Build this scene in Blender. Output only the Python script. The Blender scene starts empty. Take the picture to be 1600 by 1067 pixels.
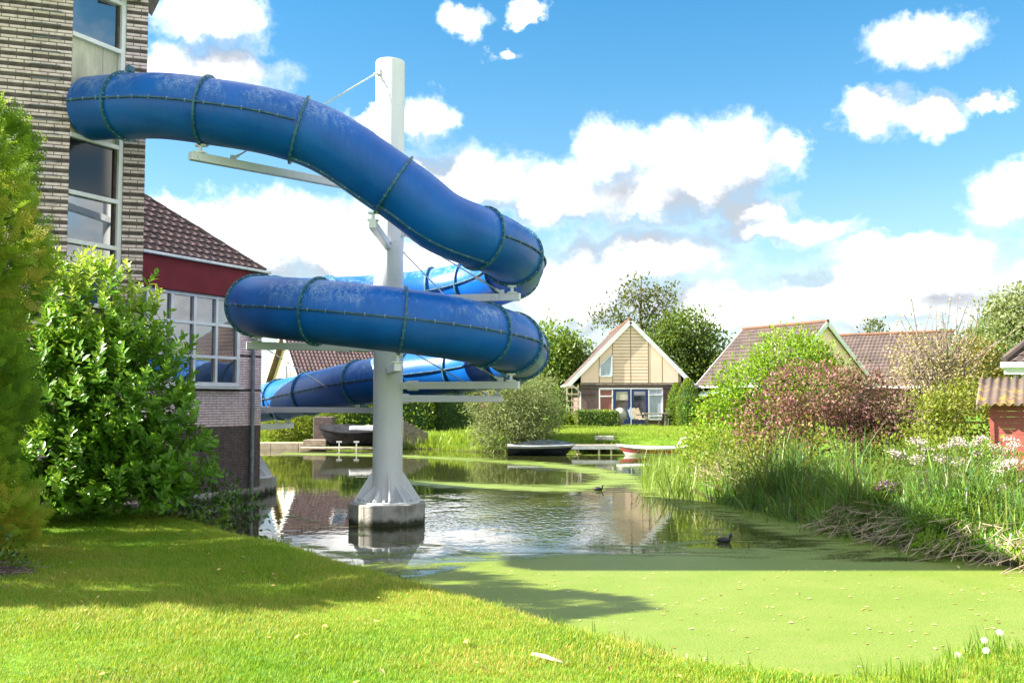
import bpy, math, random
import numpy as np
from mathutils import Vector, Matrix
R_ = math.radians
random.seed(7)
rng = np.random.default_rng(7)
S = bpy.context.scene
COL = S.collection

# ------------------------------------------------------------------ camera
EYE = (0.0, 0.0, 2.07); PITCH = math.atan(92/1555.6); FPX = 1555.6
cam = bpy.data.cameras.new('camera'); cam.lens = 35; cam.sensor_width = 36; cam.clip_end = 3000; cam.clip_start = 0.1
camo = bpy.data.objects.new('camera', cam); COL.objects.link(camo)
camo.location = EYE; camo.rotation_euler = (math.pi/2 + PITCH, 0, 0); S.camera = camo

# ------------------------------------------------------------------ light
SUN_EL = R_(38); SUN_AZ = R_(6)       # light comes from -X, a hair from the camera's side
sun = bpy.data.lights.new('sun', 'SUN'); sun.energy = 2.7; sun.angle = R_(0.5); sun.color = (1, .93, .80)
suno = bpy.data.objects.new('sun', sun); COL.objects.link(suno)
to_sun = Vector((-math.cos(SUN_EL)*math.cos(SUN_AZ), -math.cos(SUN_EL)*math.sin(SUN_AZ), math.sin(SUN_EL)))
suno.rotation_euler = to_sun.to_track_quat('Z', 'Y').to_euler()
S.view_settings.view_transform = 'Standard'; S.view_settings.look = 'None'
S.view_settings.exposure = 2.9; S.view_settings.gamma = 1.0; S.view_settings.use_curve_mapping = False
S.cycles.max_bounces = 5; S.cycles.transparent_max_bounces = 8; S.cycles.diffuse_bounces = 3
S.cycles.glossy_bounces = 3; S.cycles.transmission_bounces = 3
S.cycles.use_denoising = True; S.cycles.caustics_reflective = False; S.cycles.caustics_refractive = False

def at(px, py, Y):
    """world point at depth Y seen at photo pixel (1600 wide)"""
    c, s = math.cos(PITCH), math.sin(PITCH)
    a, b = px-800, 533.5-py
    d = (a, FPX*c - b*s, FPX*s + b*c)
    k = Y/d[1]
    return Vector((d[0]*k, Y, EYE[2] + d[2]*k))
def atz(px, py, z):
    p = at(px, py, 1.0); k = (z-EYE[2])/(p.z-EYE[2])
    return Vector((p.x*k, k, z))
def proj(p):
    c, s = math.cos(PITCH), math.sin(PITCH)
    y = p[1]; z = p[2]-EYE[2]
    f = y*c + z*s; u = -y*s + z*c
    return 800 + p[0]/f*FPX, 533.5 - u/f*FPX

# ------------------------------------------------------------------ world: Nishita sky and cumulus laid out by direction
W = bpy.data.worlds.new('World'); S.world = W; W.use_nodes = True
wt = W.node_tree; wt.nodes.clear()
class NT:
    def __init__(s, t): s.t = t
    def n(s, typ, ins=None, **kw):
        nd = s.t.nodes.new(typ)
        for k, v in kw.items(): setattr(nd, k, v)
        for k, v in (ins or {}).items():
            sk = nd.inputs[k]
            if isinstance(v, bpy.types.NodeSocket): s.t.links.new(v, sk)
            else: sk.default_value = v
        return nd
    def m(s, op, a, b=None, c=None, clamp=False):
        nd = s.t.nodes.new('ShaderNodeMath'); nd.operation = op; nd.use_clamp = clamp
        for i, v in enumerate((a, b, c)):
            if v is None: continue
            if isinstance(v, bpy.types.NodeSocket): s.t.links.new(v, nd.inputs[i])
            else: nd.inputs[i].default_value = v
        return nd.outputs[0]
    def v(s, op, a, b=None, c=None):
        nd = s.t.nodes.new('ShaderNodeVectorMath'); nd.operation = op
        for i, x in enumerate((a, b, c)):
            if x is None: continue
            if isinstance(x, bpy.types.NodeSocket): s.t.links.new(x, nd.inputs[i])
            else: nd.inputs[i].default_value = x
        return nd.outputs['Value'] if op in ('LENGTH', 'DOT_PRODUCT') else nd.outputs[0]
    def mix(s, f, a, b):
        nd = s.t.nodes.new('ShaderNodeMix'); nd.data_type = 'RGBA'
        for i, v in ((0, f), (6, a), (7, b)):
            if isinstance(v, bpy.types.NodeSocket): s.t.links.new(v, nd.inputs[i])
            else: nd.inputs[i].default_value = v if i == 0 else (*v[:3], 1)
        return nd.outputs[2]
    def noise(s, vec, scale, detail=4, rough=.55, dist=0.0):
        nd = s.n('ShaderNodeTexNoise', {'Scale': scale, 'Detail': detail, 'Roughness': rough, 'Distortion': dist})
        if vec is not None: s.t.links.new(vec, nd.inputs['Vector'])
        return nd.outputs[0]
    def ss(s, x, a, b, lo=0.0, hi=1.0):
        nd = s.n('ShaderNodeMapRange', {'From Min': a, 'From Max': b, 'To Min': lo, 'To Max': hi}, interpolation_type='SMOOTHSTEP')
        s.t.links.new(x, nd.inputs['Value']); return nd.outputs[0]
w = NT(wt)
sky = w.n('ShaderNodeTexSky', sky_type='NISHITA', sun_disc=False, sun_elevation=SUN_EL, sun_rotation=R_(-90)-SUN_AZ,
          altitude=0, air_density=1.0, dust_density=0.6, ozone_density=2.5)
gen = w.n('ShaderNodeTexCoord').outputs['Generated']
sx = w.n('ShaderNodeSeparateXYZ', {0: gen})
az = w.m('ARCTAN2', sx.outputs[0], sx.outputs[1]); el = w.m('ARCSINE', sx.outputs[2])
# cloud lobes: (px, py, half width, half height) measured as directions
CL = [(950,235,62,52),(1045,255,55,56),(1135,250,80,66),(890,300,72,50),(1000,305,110,50),(1105,300,85,48),(1232,238,36,36),(840,318,50,32),
      (735,285,105,52),(655,285,50,36),(330,28,95,42),(345,112,100,36),(262,112,52,36),(450,362,160,58),(275,335,58,38),(560,402,130,50),(380,405,110,45),
      (662,188,46,40),(585,188,60,20),(728,40,38,27),(820,22,36,16),(785,87,26,10),(1445,58,82,36),(1362,172,54,36),(1455,186,52,30),(1546,158,30,17),
      (1592,305,66,44),(1215,362,110,25),(1440,398,130,33),(1400,462,240,56),(1000,400,150,50),(1090,480,170,46),(910,460,150,66),(1180,330,60,30),(690,420,170,46)]
lob = []
for px, py, hw, hh in CL:
    p = at(px, py, 1.0); d = Vector(p) - Vector(EYE); d.normalize()
    lob.append((math.atan2(d.x, d.y), math.asin(d.z), hw*1.16/1555, hh*1.16/1555))
def lobes_field(q):
    cur = None
    for a0, e0, ra, re in lob:
        ln = w.v('LENGTH', w.v('MULTIPLY_ADD', q, (1/ra, 1/re, 0), (-a0/ra, -e0/re, 0)))
        cur = ln if cur is None else w.n('ShaderNodeMath', {0: cur, 1: ln, 2: .30}, operation='SMOOTH_MIN').outputs[0]
    return w.m('SUBTRACT', 1.0, cur)
ae = w.n('ShaderNodeCombineXYZ', {0: az, 1: el, 2: 0.0}).outputs[0]
nz = w.n('ShaderNodeTexNoise', {'Vector': ae, 'Scale': 26.0, 'Detail': 8.0, 'Roughness': .62})
off = w.v('MULTIPLY', w.v('SUBTRACT', nz.outputs['Color'], (.5, .5, .5)), (.078, .066, 0))   # turbulence so that outlines billow
q1 = w.v('ADD', ae, off)
inside = lobes_field(q1)
# the same kind of fair-weather cloud all round the rest of the sky
gn = w.noise(w.v('MULTIPLY', ae, (3.2, 6.5, 1)), 1.0, 7, .58, .3)
side = w.m('MAXIMUM', w.ss(w.m('ABSOLUTE', az), .52, .68), w.ss(el, .44, .56))
gen_d = w.m('ADD', w.m('MULTIPLY', w.m('SUBTRACT', gn, .43), 7.5), w.m('MULTIPLY', w.m('SUBTRACT', side, 1.0), 6.0))
wn = w.noise(w.v('MULTIPLY', ae, (8, 15, 1)), 1.0, 8, .68, .5)
wisp = w.m('MULTIPLY', w.m('SUBTRACT', wn, .77), 2.2)
low = w.m('SUBTRACT', w.m('SUBTRACT', wn, .47), w.ss(el, .0, .16, 0, .6))
d1 = w.m('MAXIMUM', w.m('MAXIMUM', inside, gen_d), w.m('MAXIMUM', wisp, w.m('MULTIPLY', low, 2.0)))
d2 = lobes_field(w.v('ADD', w.v('MULTIPLY_ADD', off, (.7, .7, 0), ae), (-.012, .042, 0)))   # thickness towards the sun
fine = w.noise(ae, 48.0, 7, .68)
edge = w.m('ADD', d1, w.m('MULTIPLY', w.m('SUBTRACT', fine, .5), w.ss(d1, -.22, .12, 0, .5)))
alpha = w.ss(edge, -.08, .74)
dd = w.m('SUBTRACT', w.m('MAXIMUM', d2, w.m('MULTIPLY', gen_d, .66)), d1)                     # thicker above than here: lower half of a cloud
puff = w.noise(w.v('MULTIPLY', ae, (16, 24, 1)), 1.0, 5, .6, .3)
shade = w.m('MULTIPLY', w.ss(w.m('ADD', dd, w.m('MULTIPLY', w.m('SUBTRACT', puff, .5), 1.0)), -.62, .30), w.ss(d1, -.1, .35))
ccol = w.mix(shade, (3.3, 3.22, 3.1), (.88, .94, 1.04))
skyc = w.n('ShaderNodeHueSaturation', {'Hue': .487, 'Saturation': 1.04, 'Value': .345, 'Color': sky.outputs[0]}).outputs[0]
skyc = w.mix(w.ss(el, .0, .5), w.v('MULTIPLY', skyc, (.9, .92, .92)), w.v('MULTIPLY', skyc, (.29, .77, .96)))
veil = w.m('MULTIPLY', w.ss(el, .24, .02), w.ss(w.noise(w.v('MULTIPLY', ae, (4, 16, 1)), 1.0, 6, .6, .4), .25, .75, .12, .55))
skyc = w.mix(veil, skyc, (1.25, 1.32, 1.38))
final = w.mix(w.m('MULTIPLY', alpha, .97), skyc, ccol)
bg = w.n('ShaderNodeBackground', {'Color': final, 'Strength': 0.095})
wo = w.n('ShaderNodeOutputWorld', {'Surface': bg.outputs[0]})
W.cycles.sampling_method = 'MANUAL'; W.cycles.sample_map_resolution = 256

# ------------------------------------------------------------------ object helpers
def link(o, parent=None):
    COL.objects.link(o)
    if parent: o.parent = parent
    return o
def tag(o, label=None, cat=None, group=None, kind=None):
    if label: o['label'] = label
    if cat: o['category'] = cat
    if group: o['group'] = group
    if kind: o['kind'] = kind
    return o
def thing(name, label, cat, loc=(0,0,0), group=None):
    o = bpy.data.objects.new(name, None); o.empty_display_size = .2; link(o); o.location = loc
    return tag(o, label, cat, group)
def origin(o):
    v = Vector((0,0,0))
    while o is not None: v += Vector(o.location); o = o.parent
    return v
def np_mesh(name, V, F, rnd=None, smooth=False):
    """V (n,3); F list of (m,k) int arrays"""
    V = np.asarray(V, np.float32)
    if not isinstance(F, (list, tuple)): F = [F]
    F = [np.asarray(f, np.int32) for f in F if len(f)]
    me = bpy.data.meshes.new(name)
    me.vertices.add(len(V)); me.vertices.foreach_set('co', V.ravel())
    tot = np.concatenate([np.full(len(f), f.shape[1], np.int32) for f in F])
    lv = np.concatenate([f.ravel() for f in F])
    me.loops.add(len(lv)); me.loops.foreach_set('vertex_index', lv)
    st = np.concatenate([[0], np.cumsum(tot)[:-1]]).astype(np.int32)
    me.polygons.add(len(tot)); me.polygons.foreach_set('loop_start', st); me.polygons.foreach_set('loop_total', tot)
    me.polygons.foreach_set('use_smooth', np.full(len(tot), smooth))
    if rnd is not None:
        a = me.attributes.new('rnd', 'FLOAT', 'POINT'); a.data.foreach_set('value', np.asarray(rnd, np.float32))
    me.update(calc_edges=True); me.validate(); return me
def obj_from(name, me, mat, parent=None, loc=None):
    o = bpy.data.objects.new(name, me)
    if mat and not me.materials: me.materials.append(mat)
    link(o, parent)
    if loc is not None: o.location = loc
    return o
class MB:
    """collects pieces in world coordinates, builds one mesh object"""
    def __init__(s): s.V = []; s.Q = []; s.n = 0
    def add(s, V, faces):
        s.V.extend([tuple(v) for v in V]); s.Q.extend([tuple(i+s.n for i in f) for f in faces]); s.n += len(V); return s
    def box(s, c, size, rz=0, M=None):
        hx, hy, hz = size[0]/2, size[1]/2, size[2]/2
        v = [Vector((x*hx, y*hy, z*hz)) for x in (-1,1) for y in (-1,1) for z in (-1,1)]
        m = M if M is not None else Matrix.Rotation(rz, 3, 'Z')
        return s.add([m @ p + Vector(c) for p in v], [(0,1,3,2),(4,6,7,5),(0,4,5,1),(2,3,7,6),(0,2,6,4),(1,5,7,3)])
    def bar(s, p0, p1, wd, ht, up=(0,0,1)):
        p0, p1 = Vector(p0), Vector(p1); d = (p1-p0); L = d.length; d.normalize()
        x = d.cross(Vector(up)).normalized(); u = x.cross(d)
        return s.box((p0+p1)/2, (wd, L, ht), M=Matrix((x, d, u)).transposed())
    def tube(s, pts, rad, n=8, cap=True):
        pts = [Vector(p) for p in pts]
        if not hasattr(rad, '__len__'): rad = [rad]*len(pts)
        V = []; F = []
        prev = None
        for i, p in enumerate(pts):
            t = (pts[min(i+1, len(pts)-1)] - pts[max(i-1, 0)]).normalized()
            a = Vector((0,0,1)) if abs(t.z) < .9 else Vector((1,0,0))
            if prev is not None: a = prev
            x = (a - t*a.dot(t)).normalized(); y = t.cross(x); prev = x
            for k in range(n):
                q = 2*math.pi*k/n; V.append(p + rad[i]*(math.cos(q)*x + math.sin(q)*y))
        for i in range(len(pts)-1):
            for k in range(n):
                a = i*n+k; b = i*n+(k+1) % n; F.append((a, b, b+n, a+n))
        if cap: F.append(tuple(range(n))[::-1]); F.append(tuple(range((len(pts)-1)*n, len(pts)*n)))
        return s.add(V, F)
    def prism(s, poly, z0, z1):
        n = len(poly); V = [(x, y, z0) for x, y in poly] + [(x, y, z1) for x, y in poly]
        F = [(i, (i+1) % n, n+(i+1) % n, n+i) for i in range(n)] + [tuple(range(n))[::-1], tuple(range(n, 2*n))]
        return s.add(V, F)
    def slab(s, poly3, th, up=False):
        """planar 3D polygon thickened against its normal"""
        P = [Vector(p) for p in poly3]; nrm = (P[1]-P[0]).cross(P[2]-P[0]).normalized(); n = len(P)
        if up and nrm.z < 0: P = P[::-1]; nrm = -nrm
        V = P + [p - nrm*th for p in P]
        F = [tuple(range(n)), tuple(range(n, 2*n))[::-1]] + [(i, n+i, n+(i+1) % n, (i+1) % n) for i in range(n)]
        return s.add(V, F)
    def lathe(s, c, prof, n=24):
        V = []; F = []
        for r, z in prof:
            for k in range(n):
                q = 2*math.pi*k/n; V.append((c[0]+r*math.cos(q), c[1]+r*math.sin(q), c[2]+z))
        for i in range(len(prof)-1):
            for k in range(n):
                a = i*n+k; b = i*n+(k+1) % n; F.append((a, b, b+n, a+n))
        F.append(tuple(range(n))[::-1]); F.append(tuple(range((len(prof)-1)*n, len(prof)*n)))
        return s.add(V, F)
    def build(s, name, mat, parent=None, smooth=False, bevel=0, kind=None, auto=False):
        o0 = origin(parent) if parent else Vector((0,0,0))
        me = bpy.data.meshes.new(name); me.from_pydata([tuple(Vector(v)-o0) for v in s.V], [], s.Q); me.update()
        if smooth:
            me.polygons.foreach_set('use_smooth', [True]*len(me.polygons))
            if auto: me.set_sharp_from_angle(angle=R_(40))
        o = obj_from(name, me, mat, parent)
        if bevel:
            b = o.modifiers.new('bevel', 'BEVEL'); b.width = bevel; b.segments = 2; b.limit_method = 'ANGLE'; b.harden_normals = False
        if kind: o['kind'] = kind
        return o
def frames(d, n):
    """rotation matrices (N,3,3): local Y along d, local Z towards n"""
    d = d/np.linalg.norm(d, axis=1, keepdims=True)
    x = np.cross(d, n); x /= np.maximum(np.linalg.norm(x, axis=1, keepdims=True), 1e-6)
    z = np.cross(x, d)
    return np.stack([x, d, z], axis=2)
def scat(Tv, Tf, P, Rm, Sc):
    """copies of a template as one vertex/face set"""
    Tv = np.asarray(Tv, float); Sc = np.asarray(Sc, float)
    if Sc.ndim == 1: Sc = np.repeat(Sc[:, None], 3, 1)
    V = np.einsum('nij,nkj->nki', Rm, Tv[None]*Sc[:, None, :]) + P[:, None, :]
    k = len(Tv); n = len(P)
    F = [(np.asarray(f)[None] + (np.arange(n)*k)[:, None, None]).reshape(-1, np.asarray(f).shape[1]) for f in Tf]
    return V.reshape(-1, 3), F
def unit(n):
    v = rng.normal(size=(n, 3)); return v/np.linalg.norm(v, axis=1, keepdims=True)

# ------------------------------------------------------------------ materials
def mat(name, c1, c2=None, scale=3.0, rough=.7, metal=0, bump=0, bscale=None, detail=5, stretch=None, spec=.5, coat=0, lo=.35, hi=.65, emis=None, ior=None):
    m = bpy.data.materials.new(name); m.use_nodes = True; t = m.node_tree; t.nodes.clear(); g = NT(t)
    geo = g.n('ShaderNodeNewGeometry').outputs['Position']
    vec = g.v('MULTIPLY', geo, stretch) if stretch else geo
    b = g.n('ShaderNodeBsdfPrincipled', {'Roughness': rough, 'Metallic': metal, 'Specular IOR Level': spec, 'Coat Weight': coat})
    if ior: b.inputs['IOR'].default_value = ior
    if c2 is None: b.inputs['Base Color'].default_value = (*c1, 1)
    else:
        f = g.ss(g.noise(vec, scale, detail, .6), lo, hi)
        t.links.new(g.mix(f, c1, c2), b.inputs['Base Color'])
    if bump:
        bn = g.n('ShaderNodeBump', {'Strength': bump, 'Distance': .02, 'Height': g.noise(vec, bscale or scale*6, 5, .6)})
        t.links.new(bn.outputs[0], b.inputs['Normal'])
    g.n('ShaderNodeOutputMaterial', {'Surface': b.outputs[0]})
    return m
def leafmat(name, cols, rough=.45, trans=.35, spec=.4, nscale=1.2, namp=.35):
    """leaf colour runs over cols with the leaf's own random number and a slow noise over the plant"""
    m = bpy.data.materials.new(name); m.use_nodes = True; t = m.node_tree; t.nodes.clear(); g = NT(t)
    r = g.n('ShaderNodeAttribute', attribute_name='rnd').outputs['Fac']
    geo = g.n('ShaderNodeNewGeometry').outputs['Position']
    nz = g.m('MULTIPLY', g.m('SUBTRACT', g.noise(geo, nscale, 3), .5), namp*2)
    f = g.m('ADD', r, nz, clamp=True)
    cr = g.n('ShaderNodeValToRGB', {0: f}); e = cr.color_ramp.elements
    while len(e) < len(cols): e.new(.5)
    for i, c in enumerate(cols): e[i].position = i/(len(cols)-1); e[i].color = (*c, 1)
    b = g.n('ShaderNodeBsdfPrincipled', {'Base Color': cr.outputs[0], 'Roughness': rough, 'Specular IOR Level': spec})
    tr = g.n('ShaderNodeBsdfTranslucent', {'Color': g.mix(.35, cr.outputs[0], (.45, .5, .05))})
    mx = g.n('ShaderNodeMixShader', {0: trans, 1: b.outputs[0], 2: tr.outputs[0]})
    g.n('ShaderNodeOutputMaterial', {'Surface': mx.outputs[0]})
    return m
M = {}
M['steel'] = mat('white_steel', (.74,.76,.78), (.60,.63,.66), 1.6, rough=.32, bump=.03, bscale=40, lo=.45, hi=.9)
M['galv'] = mat('galvanised', (.62,.64,.66), (.45,.47,.5), 6, rough=.38, metal=.4, bump=.05)
M['pipe'] = mat('zinc_pipe', (.17,.20,.24), (.25,.29,.33), 9, rough=.45, metal=.3)
M['concrete'] = mat('concrete', (.40,.385,.35), (.19,.18,.15), 2.6, rough=.9, bump=.5, bscale=22, lo=.42, hi=.72)
cm = M['concrete'].node_tree; g = NT(cm); cb = [n for n in cm.nodes if n.type == 'BSDF_PRINCIPLED'][0]; src = cb.inputs['Base Color'].links[0].from_socket
gpos = g.n('ShaderNodeNewGeometry').outputs['Position']; gzz = g.n('ShaderNodeSeparateXYZ', {0: gpos}).outputs[2]
wet = g.ss(g.m('ADD', gzz, g.m('MULTIPLY', g.m('SUBTRACT', g.noise(gpos, 7, 4), .5), .22)), .16, .03)       # algae line above the water
run = g.m('MULTIPLY', g.ss(g.noise(g.v('MULTIPLY', gpos, (5, 5, .35)), 1.3, 4), .60, .68), g.ss(gzz, .6, .3))
col_ = g.mix(g.m('MULTIPLY', run, .8), g.mix(wet, src, (.030,.034,.016)), (.045,.042,.03)); cm.links.new(col_, cb.inputs['Base Color'])
M['mortar'] = mat('mortar', (.21,.18,.17), (.14,.12,.115), 8, rough=.95)
M['brick_light'] = mat('cream_brick', (.95,.75,.78), (.76,.57,.60), 9, rough=.85, bump=.25, bscale=60)
M['brick_dark'] = mat('brown_brick', (.15,.11,.105), (.085,.062,.062), 9, rough=.85, bump=.25, bscale=60)
M['frame'] = mat('white_frame', (.80,.79,.82), (.70,.70,.74), 5, rough=.4)
M['panel'] = mat('cream_panel', (.60,.56,.44), (.40,.39,.30), 1.4, rough=.5, stretch=(3,3,.8))
M['fascia'] = mat('dark_red_fascia', (.19,.020,.028), (.15,.016,.024), 2.5, rough=.75, spec=.25)
M['glass'] = mat('window_glass', (.03,.045,.06), (.10,.12,.15), .7, rough=.025, spec=1.0, ior=2.1, lo=.4, hi=.6)
M['glass_dark'] = mat('shaded_glass', (.018,.018,.024), rough=.07, spec=.5, ior=1.5)
M['tile_plum'] = mat('plum_tile', (.135,.085,.085), (.075,.05,.053), 4, rough=.9, bump=.15, bscale=30)
M['tile_brown'] = mat('brown_tile', (.105,.074,.066), (.062,.046,.043), 1.3, rough=.8, bump=.2, bscale=30)
M['tile_rust'] = mat('rust_ridge', (.19,.085,.04), (.11,.065,.05), 2.2, rough=.85)
M['white'] = mat('white_paint', (.76,.76,.76), (.66,.67,.68), 3, rough=.5)
M['cream'] = mat('cream_board', (.95,.69,.53), (.90,.64,.48), 1.5, rough=.65)
M['brown_brick_far'] = mat('brown_brick_wall', (.20,.135,.115), (.145,.10,.09), 14, rough=.9, stretch=(1,1,3))
M['blue_paint'] = mat('blue_door_paint', (.012,.03,.13), rough=.35)
M['red_panel'] = mat('red_brown_panel', (.30,.11,.085), (.26,.09,.07), 3, rough=.5)
M['curtain'] = mat('net_curtain', (.55,.60,.66), (.30,.36,.45), 9, rough=.8, stretch=(4,4,.15))
M['wood'] = mat('weathered_wood', (.32,.27,.21), (.17,.14,.11), 5, rough=.9, bump=.3, stretch=(1,1,4))
M['pale_wood'] = mat('pale_wood', (.55,.46,.33), (.42,.34,.24), 5, rough=.8)
M['shed_red'] = mat('red_boards', (.36,.085,.075), (.27,.065,.06), 4, rough=.65, stretch=(.5,.5,4))
M['black_tarp'] = mat('black_tarp', (.008,.009,.012), (.02,.021,.026), 3, rough=.9, spec=.15, bump=.6, bscale=9)
M['bark'] = mat('bark', (.10,.075,.055), (.055,.042,.03), 6, rough=.95, bump=.6, stretch=(3,3,.6))
M['twig'] = mat('grey_twig', (.26,.20,.17), (.16,.12,.10), 6, rough=.95)
M['straw'] = leafmat('dry_reed', [(.26,.19,.14),(.42,.33,.23),(.55,.46,.33)], rough=.8, trans=.1)
M['bolt'] = mat('bolt_zinc', (.62,.70,.70), rough=.35, metal=.5)
# ------------------------------------------------------------------ terrain
POND = [(-9.5,13.6),(-6.6,15.2),(-4.75,14.9),(-3.55,13.1),(-2.55,11.95),(-1.55,10.6),(-.35,8.95),(.38,7.95),(.85,7.3),(1.35,6.62),(2.0,6.35),(2.55,6.65),(3.1,7.05),(3.9,7.6),(6,8.6),(14,9.6),(60,10),
        (60,12.4),(14,12.0),(8.5,11.6),(6.6,11.9),(5.95,13.1),(5.45,14.6),(5.1,16),(4.75,18.4),(4.15,20.6),(4.1,23),(4.6,27),(5.6,32),(6.8,37.0),
        (4.5,38.6),(0,39.2),(-2.0,40.5),(-3.6,42.5),(-11,43.4),(-30,45),(-60,46),(-60,13.6)]
PP = np.array(POND)
def sdist(X, Y):
    """signed distance to the pond edge, positive on land"""
    d = np.full(X.shape, 1e9); ins = np.zeros(X.shape, bool)
    for (x0, y0), (x1, y1) in zip(POND, POND[1:]+POND[:1]):
        ex, ey = x1-x0, y1-y0; L = ex*ex+ey*ey
        t = np.clip(((X-x0)*ex+(Y-y0)*ey)/L, 0, 1)
        d = np.minimum(d, np.hypot(X-x0-t*ex, Y-y0-t*ey))
        c = ((y0 > Y) != (y1 > Y)) & (X < (x1-x0)*(Y-y0)/((y1-y0) if y1 != y0 else 1e-9)+x0)
        ins ^= c
    return np.where(ins, -d, d)
def wob(X, Y):
    return .5*np.sin(X*.9+1.3*np.sin(Y*.7))+.5*np.sin(Y*1.1+1.7*np.sin(X*.6+2))
def ground_z(X, Y):
    X = np.asarray(X, float); Y = np.asarray(Y, float)
    d = sdist(X, Y)
    near = np.clip((16-Y)/4, 0, 1)*np.clip((5-X)/3, 0, 1)
    hb = np.where(Y > 34, .62, np.where(X > 4, .55, .47))
    ramp = np.where(Y > 34, 2.4, np.where(X > 3.2, 1.8, .75))
    t = np.clip(d/ramp, 0, 1); t = np.where(Y > 34, t, np.sqrt(np.clip(t*(2-t), 0, 1)))
    z = np.where(d > 0, -.03 + (hb+.03)*t, np.maximum(-.6, -.03+d*.8))
    z = z + np.where(d > .4, .03*wob(X*1.0, Y), 0)*np.clip(d-.4, 0, 1)
    return z
def axis(segs):
    return np.unique(np.concatenate([np.arange(a, b, s) for a, b, s in segs]))
gx = axis([(-400,-60,40),(-60,-14,4),(-14,-7,.5),(-7,9,.16),(9,20,.6),(20,60,4),(60,401,40)])
gy = axis([(-30,4,2),(4,18,.16),(18,45,.35),(45,80,2.5),(80,200,20),(200,1201,100)])
GX, GY = np.meshgrid(gx, gy); GZ = ground_z(GX, GY)
nx, ny = len(gx), len(gy)
idx = np.arange(nx*ny).reshape(ny, nx)
F = np.stack([idx[:-1,:-1], idx[:-1,1:], idx[1:,1:], idx[1:,:-1]], -1).reshape(-1, 4)
gm = bpy.data.materials.new('turf_soil'); gm.use_nodes = True; t = gm.node_tree; t.nodes.clear(); g = NT(t)
pos = g.n('ShaderNodeNewGeometry').outputs['Position']
sep = g.n('ShaderNodeSeparateXYZ', {0: pos})
gcol = g.mix(g.ss(g.noise(pos, .9, 5), .35, .65), (.075,.20,.012), (.14,.24,.02))
gcol = g.mix(g.ss(g.noise(pos, 14, 4), .55, .75), gcol, (.055,.10,.010))
gcol = g.mix(g.ss(sep.outputs[2], .16, .03), gcol, (.055,.042,.026))
bn = g.n('ShaderNodeBump', {'Strength': .6, 'Distance': .05, 'Height': g.noise(pos, 24, 5)})
b = g.n('ShaderNodeBsdfPrincipled', {'Base Color': gcol, 'Roughness': .95, 'Normal': bn.outputs[0], 'Specular IOR Level': .2})
g.n('ShaderNodeOutputMaterial', {'Surface': b.outputs[0]})
o = obj_from('ground', np_mesh('ground', np.stack([GX, GY, GZ], -1).reshape(-1, 3), F, smooth=True), gm); tag(o, 'grassy banks and garden ground round the pond', kind='structure')

# ------------------------------------------------------------------ water
wm = bpy.data.materials.new('pond_water'); wm.use_nodes = True; t = wm.node_tree; t.nodes.clear(); g = NT(t)
pos = g.n('ShaderNodeNewGeometry').outputs['Position']
rip = g.noise(g.v('MULTIPLY', pos, (9, 4.2, 1)), 1.0, 2, .5)
fine = g.noise(g.v('MULTIPLY', pos, (1.6, 3.0, 1)), 1.0, 2, .5, .3)
cen = g.v('LENGTH', g.v('MULTIPLY', g.v('SUBTRACT', pos, (-.2, 18.8, 0)), (.42, .21, 0)))
patch = g.m('MULTIPLY', g.ss(cen, 1.15, .55), g.ss(g.noise(pos, .55, 3), .30, .55))
h = g.m('ADD', g.m('MULTIPLY', rip, g.m('ADD', .018, g.m('MULTIPLY', patch, .28))), g.m('MULTIPLY', fine, .03))
bn = g.n('ShaderNodeBump', {'Strength': 1.0, 'Distance': .045, 'Height': h})
b = g.n('ShaderNodeBsdfPrincipled', {'Base Color': (.030,.036,.010,1), 'Roughness': .025, 'IOR': 1.75, 'Specular IOR Level': .5, 'Normal': bn.outputs[0]})
g.n('ShaderNodeOutputMaterial', {'Surface': b.outputs[0]})
o = obj_from('water', np_mesh('water', [(-60,4,0),(60,4,0),(60,50,0),(-60,50,0)], np.array([[0,1,2,3]])), wm); tag(o, 'still olive pond water mirroring sky and banks', kind='structure')

# duckweed: a cover field over the pond, broken up by noise in the material
dx = np.arange(-9, 15, .12); dy = np.concatenate([np.arange(6, 26, .12), np.arange(26, 43.5, .3)])
DX, DY = np.meshgrid(dx, dy); SD = sdist(DX, DY)
def bump1(v, a, b): return np.clip((v-a)/(b-a), 0, 1)
edge = 12.85 + .35*np.sin(DX*.9) - .5*bump1(DX, .6, -1.2) - 1.5*bump1(DX, -.4, -2.0)
cov = np.where(DY < edge, 1.30, 0)
cov = np.maximum(cov, 1.30 - bump1(DY-edge, 0, .5)*.47 - bump1(DY-edge, .9, 4.5)*.30 - bump1(DY-edge, 4.2, 5.5)*.5)
cov -= .62*np.exp(-(((DX+.35)/1.1)**2 + ((DY-17.6)/2.6)**2))          # open rippled water
cov -= .45*np.exp(-(((DX-1.55)/.75)**2 + ((DY-16.2)/2.0)**2))         # open water with the gable's reflection
cov -= .45*np.exp(-(((DX+4.3)/1.2)**2 + ((DY-17.5)/2.5)**2))
def ribbon(pts, wd, val):
    global cov
    d = np.full(DX.shape, 1e9)
    for (x0, y0), (x1, y1) in zip(pts, pts[1:]):
        ex, ey = x1-x0, y1-y0; tt = np.clip(((DX-x0)*ex+(DY-y0)*ey)/(ex*ex+ey*ey), 0, 1)
        d = np.minimum(d, np.hypot(DX-x0-tt*ex, (DY-y0-tt*ey)*.8))
    cov = np.maximum(cov, val - .75*(d/wd))
def W2(px, py): p = atz(px, py, 0); return (p.x, p.y)
ribbon([W2(x, y) for x, y in ((410,708),(560,711),(640,713),(760,719),(850,726),(930,735),(965,744),(950,756),(890,764),(800,762),(700,757),(640,754))], 1.5, 1.06)
ribbon([W2(x, y) for x, y in ((965,744),(1010,760),(1060,775),(1120,793))], 1.4, 1.04)
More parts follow.
